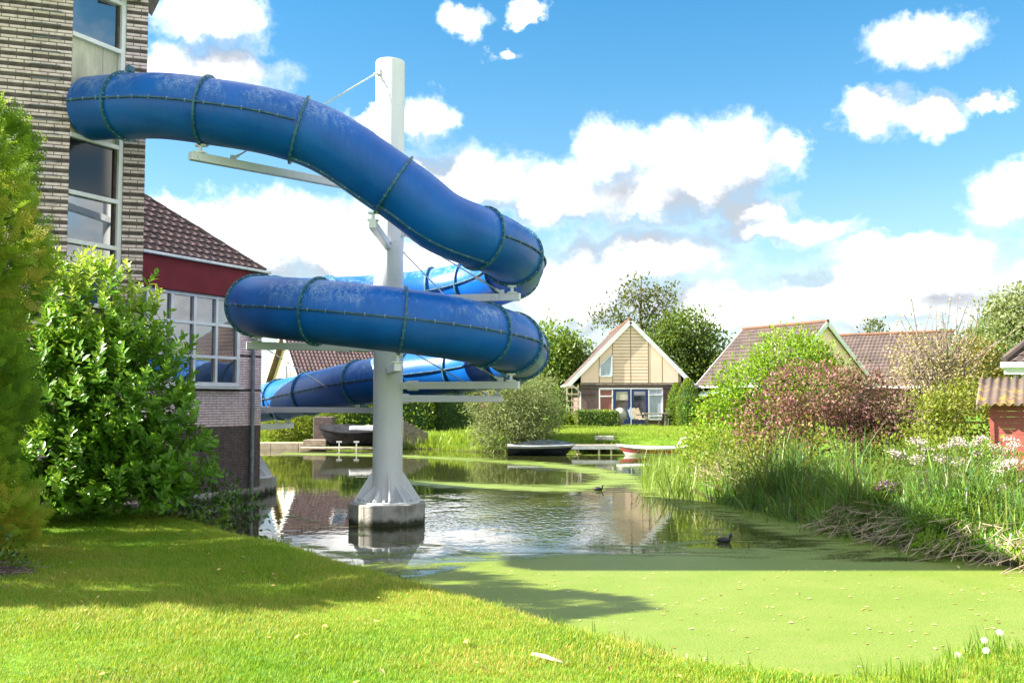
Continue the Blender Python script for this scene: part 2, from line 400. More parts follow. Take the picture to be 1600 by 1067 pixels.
ribbon([W2(x, y) for x, y in ((450,806),(520,822),(600,845),(680,852))], .45, .85)
ribbon([W2(x, y) for x, y in ((470,850),(600,878),(700,893),(800,885))], .35, .9)
cov = np.maximum(cov, np.where(DX > 2.0, 1.12 - .62*bump1(-SD, .25, 1.7), 0))
keep = (SD < .12)
n1, n2 = DX.shape; idx = np.arange(n1*n2).reshape(n1, n2)
F = np.stack([idx[:-1,:-1], idx[:-1,1:], idx[1:,1:], idx[1:,:-1]], -1).reshape(-1, 4)
F = F[keep.ravel()[F].all(1) & (cov.ravel()[F].max(1) > .25)]
me = np_mesh('duckweed', np.stack([DX, DY, np.full(DX.shape, .004)], -1).reshape(-1, 3), F, rnd=cov.ravel())
dm = bpy.data.materials.new('duckweed_cover'); dm.use_nodes = True; t = dm.node_tree; t.nodes.clear(); g = NT(t)
pos = g.n('ShaderNodeNewGeometry').outputs['Position']
cv = g.n('ShaderNodeAttribute', attribute_name='rnd').outputs['Fac']
sw = g.noise(g.v('MULTIPLY', pos, (.55, 1.5, 1)), 1.3, 7, .62, 1.3)
sp = g.noise(g.v('MULTIPLY', pos, (1, 1.3, 1)), 55, 3, .6)
k = g.m('ADD', g.m('ADD', cv, g.m('MULTIPLY', g.m('SUBTRACT', sw, .5), 1.5)), g.m('MULTIPLY', g.m('SUBTRACT', sp, .5), 1.1))
al = g.ss(k, .72, .92)
c = g.mix(g.ss(g.noise(pos, 1.1, 4), .35, .65), (.140,.198,.022), (.168,.216,.034))
c = g.mix(g.ss(g.noise(pos, 60, 2), .42, .7), c, (.10,.165,.015))
c = g.mix(g.m('MULTIPLY', g.ss(g.noise(g.v('MULTIPLY', pos, (1, 2.2, 1)), 2.6, 6, .65, .6), .52, .72), .55), c, (.19,.20,.05))
c = g.mix(g.ss(g.noise(pos, 26, 3, .6), .68, .74), c, (.045,.07,.012))
b = g.n('ShaderNodeBsdfPrincipled', {'Base Color': c, 'Roughness': .5, 'Specular IOR Level': .35})
bn = g.n('ShaderNodeBump', {'Strength': .6, 'Distance': .012, 'Height': g.noise(pos, 60, 3)}); t.links.new(bn.outputs[0], b.inputs['Normal'])
tr = g.n('ShaderNodeBsdfTransparent')
mx = g.n('ShaderNodeMixShader', {0: al, 1: tr.outputs[0], 2: b.outputs[0]})
g.n('ShaderNodeOutputMaterial', {'Surface': mx.outputs[0]})
o = obj_from('duckweed', me, dm); tag(o, 'lime green duckweed cover floating on the pond', 'duckweed', kind='stuff')

# fallen leaves on the duckweed
n = 420
P = np.stack([rng.uniform(-1.5, 6.5, n), rng.uniform(6.8, 12.6, n), np.full(n, .011)], 1); P = P[sdist(P[:,0], P[:,1]) < -.15]; n = len(P)
d = np.stack([rng.normal(size=n), rng.normal(size=n), rng.normal(size=n)*.08], 1)
LEAF4 = (np.array([(0,0,0),(.32,.45,.06),(0,1,0),(-.32,.45,.06)]), [np.array([[0,1,2,3]])])
V, F = scat(*LEAF4, P, frames(d, np.tile([[0,0,1.]], (n,1))), rng.uniform(.025, .06, n))
M['fallen'] = leafmat('fallen_leaf', [(.20,.10,.02),(.50,.40,.12),(.60,.55,.32)], trans=.1)
o = obj_from('fallen_leaves', np_mesh('fallen_leaves', V, F, rnd=np.repeat(rng.random(n), 4)), M['fallen']); tag(o, 'small yellow leaves scattered on the duckweed', 'leaves', kind='stuff')

# ------------------------------------------------------------------ instancing of tufts (stuff only)
def blade(h, wd, lean, seg=2):
    V = []; 
    for i in range(seg):
        f = i/seg; V += [(-wd*(1-f*.5)/2, lean*f*f, h*f), (wd*(1-f*.5)/2, lean*f*f, h*f)]
    V.append((0, lean, h*(1-.15*abs(lean)/max(h,1e-3))))
    Q = [(2*i, 2*i+1, 2*i+3, 2*i+2) for i in range(seg-1)]
    return V, Q, [(2*seg-2, 2*seg-1, 2*seg)]
def tuft(name, nb, rad, h, wd, lean, material, seg=2):
    V = []; Q = []; T = []; r = []
    for _ in range(nb):
        v, q, tt = blade(h*random.uniform(.55, 1.1), wd*random.uniform(.7, 1.2), lean*random.uniform(.1, 1.2)*h, seg)
        a = random.uniform(0, 6.283); ca, sa = math.cos(a), math.sin(a); ox, oy = random.gauss(0, rad), random.gauss(0, rad)
        n0 = len(V); V += [(x*ca-y*sa+ox, x*sa+y*ca+oy, z) for x, y, z in v]
        Q += [tuple(i+n0 for i in f) for f in q]; T += [tuple(i+n0 for i in f) for f in tt]; r += [random.random()]*len(v)
    me = np_mesh(name, V, [np.array(Q).reshape(-1, 4), np.array(T)], rnd=r); me.materials.append(material)
    return bpy.data.objects.new(name, me)
def gn_scatter(name, P, src, smin, smax, label, cat):
    n = len(P); me = bpy.data.meshes.new(name); me.vertices.add(n); me.vertices.foreach_set('co', np.asarray(P, np.float32).ravel())
    for nm, dat in (('rz', rng.uniform(0, 6.283, n)), ('sc', rng.uniform(smin, smax, n)*(.82+.28*wob(np.asarray(P)[:,0]*2.3, np.asarray(P)[:,1]*2.7)))):
        a = me.attributes.new(nm, 'FLOAT', 'POINT'); a.data.foreach_set('value', dat.astype(np.float32))
    o = bpy.data.objects.new(name, me); link(o)
    ng = bpy.data.node_groups.new(name, 'GeometryNodeTree'); ng.interface.new_socket('Geometry', in_out='INPUT', socket_type='NodeSocketGeometry'); ng.interface.new_socket('Geometry', in_out='OUTPUT', socket_type='NodeSocketGeometry')
    g = NT(ng); gi = g.n('NodeGroupInput'); go = g.n('NodeGroupOutput')
    inst = g.n('GeometryNodeInstanceOnPoints')
    ng.links.new(gi.outputs[0], inst.inputs['Points'])
    oi = g.n('GeometryNodeObjectInfo'); oi.inputs['Object'].default_value = src; ng.links.new(oi.outputs['Geometry'], inst.inputs['Instance'])
    rz = g.n('GeometryNodeInputNamedAttribute', data_type='FLOAT'); rz.inputs['Name'].default_value = 'rz'
    sc = g.n('GeometryNodeInputNamedAttribute', data_type='FLOAT'); sc.inputs['Name'].default_value = 'sc'
    cx = g.n('ShaderNodeCombineXYZ', {2: rz.outputs[0]})
    ng.links.new(cx.outputs[0], inst.inputs['Rotation']); ng.links.new(sc.outputs[0], inst.inputs['Scale'])
    ng.links.new(inst.outputs[0], go.inputs[0])
    md = o.modifiers.new('scatter', 'NODES'); md.node_group = ng
    return tag(o, label, cat, kind='stuff')
def on_land(n, x0, x1, y0, y1, dmin=.0, dmax=99, extra=None):
    X = rng.uniform(x0, x1, n); Y = rng.uniform(y0, y1, n); d = sdist(X, Y)
    k = (d > dmin) & (d < dmax)
    if extra is not None: k &= extra(X, Y)
    X, Y = X[k], Y[k]; return np.stack([X, Y, ground_z(X, Y)-.005], 1)
lawn_m = leafmat('lawn_blade', [(.045,.19,.010),(.095,.31,.012),(.18,.37,.015),(.30,.39,.025),(.44,.37,.08)], rough=.5, trans=.42, nscale=.8, namp=.6)
rank_m = leafmat('rank_grass', [(.075,.19,.012),(.15,.30,.018),(.25,.36,.03)], rough=.5, trans=.4)
infr = lambda X, Y: (np.abs(X/np.maximum(Y, .1)) < .58) & (Y > 4.6)
t1 = tuft('lawn_tuft', 26, .055, .055, .0055, .6, lawn_m)
P = on_land(90000, -9, 4.5, 4.6, 16, .12, extra=infr)
gn_scatter('lawn_grass', P, t1, .7, 1.25, 'mown lawn grass on the near bank', 'grass')
clv = tuft('clover_tuft', 14, .05, .035, .022, .9, leafmat('clover_leaf', [(.04,.14,.012),(.07,.21,.016),(.11,.27,.03)]))
P = on_land(5200, -7, 3, 4.6, 15, .2, extra=lambda X, Y: infr(X, Y) & (np.sin(X*2.1+1.3*np.sin(Y*1.7))+np.sin(Y*2.9+X) > 1.05))
gn_scatter('clover', P, clv, .7, 1.3, 'darker clover patches in the lawn', 'clover')
t2 = tuft('bank_tuft', 16, .05, .20, .008, .6, rank_m, 3)
P = on_land(8500, -7, 10, 4.6, 16, -.04, .38, extra=infr)
gn_scatter('bank_grass', P[P[:,0] < 4.4], t2, .45, 1.0, 'longer ragged grass along the near water edge', 'grass')
P = on_land(1700, 1.2, 6.5, 4.6, 9.2, .05, 2.5, extra=lambda X, Y: infr(X, Y) & (X > 2.15+.2*np.sin(Y*5)))
t3 = tuft('tall_tuft', 14, .05, .30, .011, .45, rank_m, 3)
gn_scatter('tall_grass', P, t3, .35, .85, 'tall bright grass in the near right corner', 'grass')
far_m = leafmat('far_grass', [(.12,.22,.012),(.19,.30,.018),(.27,.35,.03)], trans=.4)
t4 = tuft('far_tuft', 22, .16, .16, .02, .6, far_m)
P = on_land(26000, -14, 16, 37, 58, .05)
gn_scatter('far_bank_grass', P, t4, .5, 1.1, 'sunlit grass bank below the gabled house', 'grass')
# ------------------------------------------------------------------ brick stair tower (left edge of the frame)
uB = Vector((.438,.899,0)).normalized(); uA = Vector((.945,.326,0)).normalized()
nB = Vector((uB.y,-uB.x,0)); nA = Vector((uA.y,-uA.x,0))
K = Vector((-6.75,14.99,0)); Rr = Vector((-5.97,16.0,0)); Pl = Rr - uA*.33; Lf = K - uA*15.5
tower = thing('brick_tower', 'tall brick stair tower with dark striped courses that the blue tube leaves', 'building', (K.x-1, K.y, .4))
m = MB(); m.prism([(Lf.x,Lf.y),(K.x,K.y),(K.x-nB.x*.13,K.y-nB.y*.13),(Pl.x-nB.x*.13,Pl.y-nB.y*.13),(Pl.x,Pl.y),(Rr.x,Rr.y),(-6.3,16.12),(Lf.x,14.4)], .1, 9.8)
m.build('wall', M['mortar'], tower)
# added slab above the frame: it throws the level shadow edge over the duckweed
MB().prism([(-12.2,10.95),(-6.35,10.95),(-6.35,16.1),(-12.6,16.1),(-12.6,11.3)], 9.81, 10.05).build('shadow_slab', M['white'], tower)
m = MB(); m.prism([(-14.4,16.13),(-7.2,16.13),(-7.2,17.0),(-14.4,17.0)], .1, 7.3); m.build('shade_block', M['brick_dark'], tower)  # unseen block added behind the tower to shade the lower post
CO = .0526; BH = .042; BL = .21; BW = .22
# one brick mesh per colour, shared by all bricks picked apart
def brick_mesh(nm, L, mt):
    me = bpy.data.meshes.new(nm); hx, hz, e = L/2, BH/2, .004
    V = [(-hx,0,-hz),(hx,0,-hz),(hx,0,hz),(-hx,0,hz),(-hx+e,-.010,-hz+e),(hx-e,-.010,-hz+e),(hx-e,-.010,hz-e),(-hx+e,-.010,hz-e)]
    me.from_pydata(V, [], [(4,5,6,7),(0,1,5,4),(1,2,6,5),(2,3,7,6),(3,0,4,7)]); me.materials.append(mt); return me
bm_ = {(k, h): brick_mesh('brick', BL if not h else .10, M['brick_dark' if k else 'brick_light']) for k in (0,1) for h in (0,1)}
rest = [MB(), MB()]
count = 0; jobs = []
def wall_bricks(P0, u, nrm, L, z0, z1, dark, jobs_out, off=0):
    """courses of bricks along P0+u*t"""
    k0 = int(math.ceil(z0/CO)); k1 = int(z1/CO)
    for k in range(k0, k1):
        z = k*CO + CO/2; t = -(BW/2 if k % 2 else 0) + off
        while t < L:
            a, b = max(t+.005, 0), min(t+BW-.005, L)
            if b-a > .03: jobs_out.append((P0 + u*((a+b)/2) + Vector((0,0,z)), b-a, dark(k), u, nrm))
            t += BW
stripe = lambda k: 1 if k % 3 == 0 else 0
wall_bricks(K - uA*2.42, uA, nA, 2.42, .4, 10, stripe, jobs)
wall_bricks(Pl, uA, nA, .33, .4, 10, stripe, jobs)
def place_bricks(parent, jobs, singles):
    """full-length bricks of the visible part become objects, the others one joined part per colour"""
    og = origin(parent); c = 0
    rs = [MB(), MB()]
    for p, L, dk, u, nr in jobs:
        px, py = proj(p)
        rz = math.atan2(u.y, u.x)
        if c < singles and -6 < px < 240 and -4 < py < 380 and L > .2:
            o = bpy.data.objects.new('brick', bm_[(dk, 0)]); link(o, parent); o.location = p - og; o.rotation_euler = (0,0,rz); c += 1
        else:
            hx, hz, e = L/2, BH/2, .004
            V = [(-hx,0,-hz),(hx,0,-hz),(hx,0,hz),(-hx,0,hz),(-hx+e,-.010,-hz+e),(hx-e,-.010,-hz+e),(hx-e,-.010,hz-e),(-hx+e,-.010,hz-e)]
            rs[dk].add([p + u*v[0] - nr*v[1] + Vector((0,0,v[2])) for v in V], [(4,5,6,7),(0,1,5,4),(1,2,6,5),(2,3,7,6),(3,0,4,7)])
    for i, r in enumerate(rs):
        if r.n: r.build('brick_courses', M['brick_dark' if i else 'brick_light'], parent, kind='stuff')
jobs.sort(key=lambda j: (-(j[1] > .2), abs(proj(j[0])[1]-180)))
place_bricks(tower, jobs, 300)
# climbing irons in the front face
m0 = K - uA*.16
for i in range(22):
    z = 4.2 + i*.2104
    a = m0 + Vector((0,0,z)); b_ = a - uA*.40
    MB().tube([a, a+nA*.07, b_+nA*.07, b_], .0085, 6).build('climbing_iron', M['pipe'], tower, smooth=True)
# glazed bay between the front face and the pier
G0 = K + uB*.01; LB = (Pl-K).length
def gp(s, z, off=0): return K + uB*s + nB*off + Vector((0,0,z))
def zat(px, py):   # height on the glazed bay at a photo pixel
    best = min((i/60*LB for i in range(61)), key=lambda s: abs(proj(gp(s, 6))[0]-px))
    Y = gp(best, 6).y; return at(px, py, Y).z
rails = [zat(183,6), zat(155,70), zat(152,222), zat(150,308), zat(160,384)]
rails.append(rails[-1]-.95); zs = [rails[0]+.8] + rails
wf = .06
for z in rails:
    MB().bar(gp(.0, z, -.03), gp(LB, z, -.03), .09, .07).build('window_rail', M['frame'], tower, bevel=.006)
MB().bar(gp(LB-.035, 2.2, -.015), gp(LB-.035, 9.6, -.015), .07, .10, up=tuple(uB)).build('window_post', M['frame'], tower, bevel=.006)
kinds = ['glass', 'glass', 'panel', 'glass_dark', 'glass', 'glass']
for (za, zb), kd in zip(zip([9.6]+rails[:-1], rails), kinds):
    lo, hi = zb+.035, za-.035
    if kd == 'panel':
        for s0, s1 in ((0, .62), (.635, LB-.07)):
            MB().slab([gp(s0, lo, -.05), gp(s1, lo, -.05), gp(s1, hi, -.05), gp(s0, hi, -.05)], .02).build('cladding_panel', M['panel'], tower)
        MB().bar(gp(.6275, lo, -.06), gp(.6275, hi, -.06), .02, .014, up=tuple(uB)).build('joint', M['pipe'], tower)
    else:
        MB().slab([gp(.0, lo, -.06), gp(LB-.07, lo, -.06), gp(LB-.07, hi, -.06), gp(.0, hi, -.06)], .01).build('pane', M[kd], tower)
        MB().bar(gp(LB-.095, lo, -.045), gp(LB-.095, hi, -.045), .04, .05, up=tuple(uB)).build('gasket', M['brick_dark'], tower)
# roof eave jutting out beside the pier
e = [at(237,26,16.5), at(249,1,16.5), at(249,-30,16.5), at(232,-30,16.5), at(232,20,16.5)]
MB().slab(e, -.9).build('eave', M['brick_dark'], tower)

# ------------------------------------------------------------------ pool hall (lower wing)
Cn = Vector((-5.52,21.9,0)); HL = 6.0; S0 = Cn - uB*HL
hall = thing('pool_hall', 'low brick hall with dark red fascia and white window grid at the water', 'building', (Cn.x-2, Cn.y, 0))
back = Cn - nB*7.5
m = MB(); pl = [Cn, back, back-uB*HL, S0]
m.prism([(p.x, p.y) for p in pl][::-1], -.5, 4.9); m.build('wall', M['mortar'], hall)
ht = thing  # keep name short
def hp(s, z, off=0): return Cn - uB*s + nB*off + Vector((0,0,z))
# bricks: dark plinth, light wall with two dark bands, openings left for the window
sW = [.81,1.47,2.10,2.72,3.35,3.98,4.6]; zW = [2.40,2.96,3.63,4.20]
jb = []
def hall_dark(k):
    z = k*CO
    return 1 if z < 1.52 or abs(z-2.26) < .03 or abs(z-3.0) < .03 else 0
wall_bricks(S0, uB, nB, HL, .2, 4.2, hall_dark, jb)
def in_win(p):
    s = (Cn-p).dot(uB); return sW[0]-.02 < s < sW[-1]+.02 and zW[0]-.06 < p.z < zW[-1]+.1
place_bricks(hall, [j for j in jb if not in_win(j[0])], 0)
jb2 = []; wall_bricks(Cn, -nB, uB, 3.0, .2, 4.2, hall_dark, jb2); place_bricks(hall, jb2, 0)
MB().bar(hp(-.06, -.15, -.2), hp(HL, -.15, -.2), .62, .66).build('footing', M['concrete'], hall, bevel=.02)
# window grid
win = MB(); 
for z in zW: win.bar(hp(sW[0]-.03, z, .02), hp(sW[-1]+.03, z, .02), .09, .06 if z not in (zW[0], zW[-1]) else .085)
wfr = win.build('window_frame', M['frame'], hall)
for i, s in enumerate(sW):
    MB().bar(hp(s, zW[0], .023), hp(s, zW[-1], .023), .09, .065 if i else .085, up=tuple(uB)).build('mullion', M['frame'], wfr)
for i in range(len(sW)-1):
    for j in range(3):
        a, b_ = sW[i]+.03, sW[i+1]-.03; z0, z1 = zW[j]+.03, zW[j+1]-.03
        MB().slab([hp(b_, z0, .012), hp(a, z0, .012), hp(a, z1, .012), hp(b_, z1, .012)], .01).build('pane', M['glass'], wfr)
        # side cheek of the deep mullion
        MB().bar(hp(b_-.02, z0, .004), hp(b_-.02, z1, .004), .05, .03, up=tuple(uB)).build('pane_gasket', M['pipe'], wfr)
MB().bar(hp(sW[0]-.12, zW[0]-.075, .06), hp(sW[-1], zW[0]-.075, .06), .16, .04).build('window_sill', M['white'], hall, bevel=.006)
MB().bar(hp(-.02, 4.53, .06), hp(HL, 4.53, .06), .20, .62).build('fascia', M['fascia'], hall, bevel=.01)
MB().bar(hp(-.02, 4.53, -7.4), hp(-.02, 4.53, .0), .24, .62).build('fascia', M['fascia'], hall)
MB().bar(hp(.0, 4.87, .20), hp(HL, 4.87, .20), .12, .06).build('gutter', M['galv'], hall, bevel=.015)
dp = MB(); dp.tube([hp(.35, 4.2, .075), hp(.35, -.02, .075)], .043, 14); dpo = dp.build('drainpipe', M['pipe'], hall, smooth=True, auto=True)
for z in (.9, 1.9, 3.1, 3.9): MB().tube([hp(.35, z-.025, .075), hp(.35, z+.025, .075)], .05, 14).build('pipe_collar', M['pipe'], dpo, smooth=True, auto=True)
# hip roof with single tiles
E0 = hp(.10, 4.9, .12); PT = .83      # eave corner, rise per metre
up = -nB                                # up-slope in plan
def rf(s, q, h=0):                       # s along the eave from the corner, q up the slope (plan metres)
    return E0 - uB*s + up*q + Vector((0,0,q*PT)) + Vector((nB.x*PT, nB.y*PT, 1)).normalized()*h
D = 3.6
m = MB(); m.slab([rf(0,0), rf(D,D), rf(HL,D), rf(HL,0)], .08, True)
m.slab([rf(0,0)+Vector((0,0,-.004)), rf(0,0)+up*2*D+Vector((0,0,-.004)), rf(D,D)+Vector((0,0,-.004))], .08, True)
roof = m.build('roof', M['tile_plum'], hall)
tv = []; 
for i in range(7):
    x = -.11+.22*i/6; z = .008+.018*math.cos(2*math.pi*(i/6)*1.0+.6)
    tv += [(x, 0, z+.040), (x, .27, z)]
tme = bpy.data.meshes.new('roof_tile'); tf = [(2*i, 2*i+2, 2*i+3, 2*i+1) for i in range(6)]
tv2 = tv + [(x, y, z-.045) for x, y, z in tv if y == 0]
tf += [(14+i, 15+i, 2*(i+1), 2*i) for i in range(6)]
tme.from_pydata(tv2, [], tf); tme.materials.append(M['tile_plum'])
sl = math.sqrt(1+PT*PT); og = origin(roof)
ys = (up + Vector((0,0,PT))).normalized(); xs = uB; zs_ = xs.cross(ys)
if zs_.z < 0: xs = -uB; zs_ = xs.cross(ys)
Rm = Matrix((xs, ys, zs_)).transposed().to_4x4()
nt = 0
for r in range(22):
    q = r*.235/sl
    for c in range(20):
        s = .12 + c*.215
        if s > q+.05 and q < D-.2 and nt < 300 and s < 5.9:
            o = bpy.data.objects.new('roof_tile', tme); link(o, roof); nt += 1
            o.matrix_local = Matrix.Translation(rf(s, q, .02) - og) @ Rm
hipm = [rf(t_, t_, .03) for t_ in np.linspace(-.02, D, 18)]
for a, b_ in zip(hipm, hipm[1:]): MB().tube([a, a+(b_-a)*1.12], [.06,.05], 10).build('hip_tile', M['tile_plum'], roof, smooth=True, auto=True)

# ------------------------------------------------------------------ the slide: centre line
CP = Vector((-2.13,17.13,0)); RC = 2.22
def circ(deg, z): a = R_(deg); return (CP.x+RC*math.cos(a), CP.y+RC*math.sin(a), z)
st = K + uB*.36
def en(d, z): p = st + nB*d; return (p.x, p.y, z)
ctl = [en(-.5,6.64), en(0,6.61), en(.45,6.58), (-5.75,14.93,6.54), (-5.15,14.66,6.46), (-4.44,14.56,6.34), (-3.7,14.62,6.23), (-3.05,14.74,6.07), (-2.55,14.84,5.83), (-2.05,14.93,5.49), (-1.5,15.05,5.12),
       circ(-62,4.80), circ(-45,4.64), circ(-25,4.54), circ(0,4.44), circ(25,4.34), circ(50,4.24), circ(75,4.13), circ(100,4.03), circ(125,3.93), circ(150,3.83), circ(175,3.73), circ(200,3.63), circ(225,3.52), circ(248,3.42), circ(270,3.32),
       circ(292,3.23), circ(315,3.13), circ(337,3.05), circ(357,2.98), (.16,18.2,2.93),(.0,19.2,2.86),(-.45,20.15,2.78),(-1.15,20.85,2.70),(-2.0,21.25,2.62),(-2.8,21.65,2.53),(-3.5,22.2,2.44),(-4.2,22.95,2.33),(-4.9,23.8,2.22),(-5.6,24.75,2.12),(-6.4,25.8,2.02),(-7.3,26.9,1.92),(-8.4,28.0,1.84),(-9.7,28.9,1.8)]
ctl = np.array(ctl)
def catmull(P, per=12):
    out = []
    for i in range(1, len(P)-2):
        p0, p1, p2, p3 = P[i-1:i+3]
        for k in range(per):
            t = k/per; out.append(.5*((2*p1)+(-p0+p2)*t+(2*p0-5*p1+4*p2-p3)*t*t+(-p0+3*p1-3*p2+p3)*t**3))
    out.append(P[-2]); return np.array(out)
path = catmull(ctl)
# smooth once and resample evenly
for _ in range(14): path[1:-1] = .25*path[:-2]+.5*path[1:-1]+.25*path[2:]
ds = np.concatenate([[0], np.cumsum(np.linalg.norm(np.diff(path, axis=0), axis=1))])
TL = ds[-1]; STEP = .06; sv = np.arange(0, TL, STEP)
path = np.stack([np.interp(sv, ds, path[:, i]) for i in range(3)], 1)
def pidx(i): return Vector(path[max(0, min(len(path)-1, int(i)))])
def frame_at(i):
    t = (pidx(i+1)-pidx(i-1)).normalized(); s = t.cross(Vector((0,0,1))).normalized(); return t, s, s.cross(t)
def find(px, s0, s1):
    """path index whose centre projects nearest to photo column px, between arc lengths"""
    r = range(int(s0/STEP), min(int(s1/STEP), len(path)))
    return min(r, key=lambda i: abs(proj(path[i])[0]-px))
# ------------------------------------------------------------------ slide materials
bm = bpy.data.materials.new('blue_gelcoat'); bm.use_nodes = True; t = bm.node_tree; t.nodes.clear(); g = NT(t)
geo = g.n('ShaderNodeNewGeometry'); pos = geo.outputs['Position']; nz = g.n('ShaderNodeSeparateXYZ', {0: geo.outputs['Normal']}).outputs[2]
base = g.mix(g.ss(g.noise(pos, 1.3, 4), .3, .7), (.002,.084,.37), (.004,.120,.49))
streak = g.noise(g.v('MULTIPLY', pos, (9, 9, 1.2)), 1.6, 6, .7)
blot = g.noise(pos, .9, 3)
fleck = g.noise(pos, 34, 3, .7)
wear = g.m('MULTIPLY', g.m('MULTIPLY', g.ss(g.m('ADD', blot, g.m('MULTIPLY', g.m('SUBTRACT', streak, .5), .9)), .46, .72), g.ss(fleck, .34, .60)), g.ss(nz, -.05, .7, .03, .72))
base = g.mix(wear, base, (.34,.47,.62))
hl = g.ss(g.noise(g.v('MULTIPLY', pos, (14, 14, .5)), 2.0, 4, .6), .42, .7)
base = g.mix(g.m('MULTIPLY', hl, .30), base, (.005,.13,.52))
bnn = g.n('ShaderNodeBump', {'Strength': .10, 'Distance': .01, 'Height': g.noise(g.v('MULTIPLY', pos, (10, 10, 1)), 2.5, 4)})
b = g.n('ShaderNodeBsdfPrincipled', {'Base Color': base, 'Roughness': .34, 'Specular IOR Level': .34, 'Normal': bnn.outputs[0]})
g.n('ShaderNodeOutputMaterial', {'Surface': b.outputs[0]})
M['flange'] = mat('teal_flange', (.010,.085,.14), (.04,.17,.24), 7, rough=.45)
M['seam'] = mat('grey_blue_seam', (.02,.08,.15), (.06,.15,.22), 9, rough=.6)
r0 = .488
slide = thing('water_slide', 'blue enclosed tube slide winding down from the tower round the white post', 'water slide', (CP.x, CP.y, 2.0))
og = origin(slide)
def ringv(i, r, n=44, roll=0):
    p = pidx(i); tt, s, u = frame_at(i)
    return [p + r*(math.cos(a+roll)*s + math.sin(a+roll)*u) for a in (2*math.pi*k/n for k in range(n))]
FL = [find(199,.3,1.2), find(326,1.5,3), find(466,3,4.2), find(612,4.5,6), find(752,6,7.4), int(8.05/STEP), int(9.15/STEP), find(738,10,11), find(681,11,12), int(12.4/STEP), int(13.55/STEP), int(14.95/STEP), int(16.35/STEP),
      find(497,17.5,18.6), find(628,19,20), find(759,20.2,21.2), int(21.95/STEP), int(23.2/STEP), int(24.8/STEP), find(716,26,27), find(641,27,28.4), find(562,28.5,29.6), find(486,30.6,31.8), find(440,32.2,33.6), len(path)-8]
rolls = [0,0,0,R_(-72),R_(-60),0,0,0,0,0,0,0,0,0,0,0,0,0,0,0,0,0,0,0,0]
ends = [1]+FL
def tube_mesh(name, i0, i1, r, mt, parent, n=44):
    ix = list(range(i0, i1+1, 2));  ix = ix if ix[-1] == i1 else ix+[i1]
    V = []; F = []
    for i in ix: V += [v-og for v in ringv(i, r, n)]
    for a in range(len(ix)-1):
        for k in range(n): F.append((a*n+k, a*n+(k+1) % n, (a+1)*n+(k+1) % n, (a+1)*n+k))
    me = bpy.data.meshes.new(name); me.from_pydata([tuple(v) for v in V], [], F); me.polygons.foreach_set('use_smooth', [True]*len(F)); me.update()
    return obj_from(name, me, mt, parent)
def bolts(mbx, c, ax, s=1.0):
    ax = ax.normalized(); mbx.tube([c-ax*.026*s, c+ax*.026*s], .0095*s, 6)
for q, (i0, i1) in enumerate(zip(ends, FL)):
    sec = tube_mesh('tube_section', i0, i1, r0, bm, slide)
    # bolted lengthwise flanges on both sides of the half shells
    roll = rolls[q]
    for sd in (0, math.pi):
        V = []; F = []; bo = MB(); ix = list(range(i0, i1+1, 2))
        for j, i in enumerate(ix):
            p = pidx(i); tt, s, u = frame_at(i); rd = math.cos(roll+sd)*s + math.sin(roll+sd)*u; tn = tt.cross(rd)
            for rr, hh in ((r0-.01,.011),(r0+.034,.011),(r0+.034,-.011),(r0-.01,-.011)): V.append(p + rd*rr + tn*hh - og)
            if j % 2 == 1 and j < len(ix)-1: bolts(bo, p + rd*(r0+.021), tn, .8)
        for j in range(len(ix)-1):
            for k in range(4): F.append((4*j+k, 4*j+(k+1) % 4, 4*j+4+(k+1) % 4, 4*j+4+k))
        me = bpy.data.meshes.new('seam_flange'); me.from_pydata([tuple(v) for v in V], [], F); me.update()
        so = obj_from('seam_flange', me, M['seam'], sec)
        if bo.n: bo.build('bolts', M['bolt'], so, kind='stuff')
for i in FL[:-1]:
    p = pidx(i); tt, s, u = frame_at(i); n = 48; V = []; F = []
    for (rr, w_) in ((r0-.005,-.016),(r0+.044,-.016),(r0+.044,.016),(r0-.005,.016)):
        for k in range(n):
            a = 2*math.pi*k/n; V.append(p + rr*(math.cos(a)*s+math.sin(a)*u) + tt*w_ - og)
    for r in range(3):
        for k in range(n): F.append((r*n+k, r*n+(k+1) % n, (r+1)*n+(k+1) % n, (r+1)*n+k))
    me = bpy.data.meshes.new('flange'); me.from_pydata([tuple(v) for v in V], [], F); me.update()
    fo = obj_from('flange', me, M['flange'], slide)
    bo = MB()
    for k in range(26):
        a = 2*math.pi*(k+.5)/26; bolts(bo, p + (r0+.024)*(math.cos(a)*s+math.sin(a)*u), tt, .8)
    bo.build('bolts', M['bolt'], fo, kind='stuff')
# lifting block on top of the first flange
p = pidx(FL[0]); tt, s, u = frame_at(FL[0])
MB().box(p+u*(r0+.085), (.13,.06,.10), math.atan2(tt.y, tt.x)+1.57).build('lifting_lug', M['flange'], slide, bevel=.01)

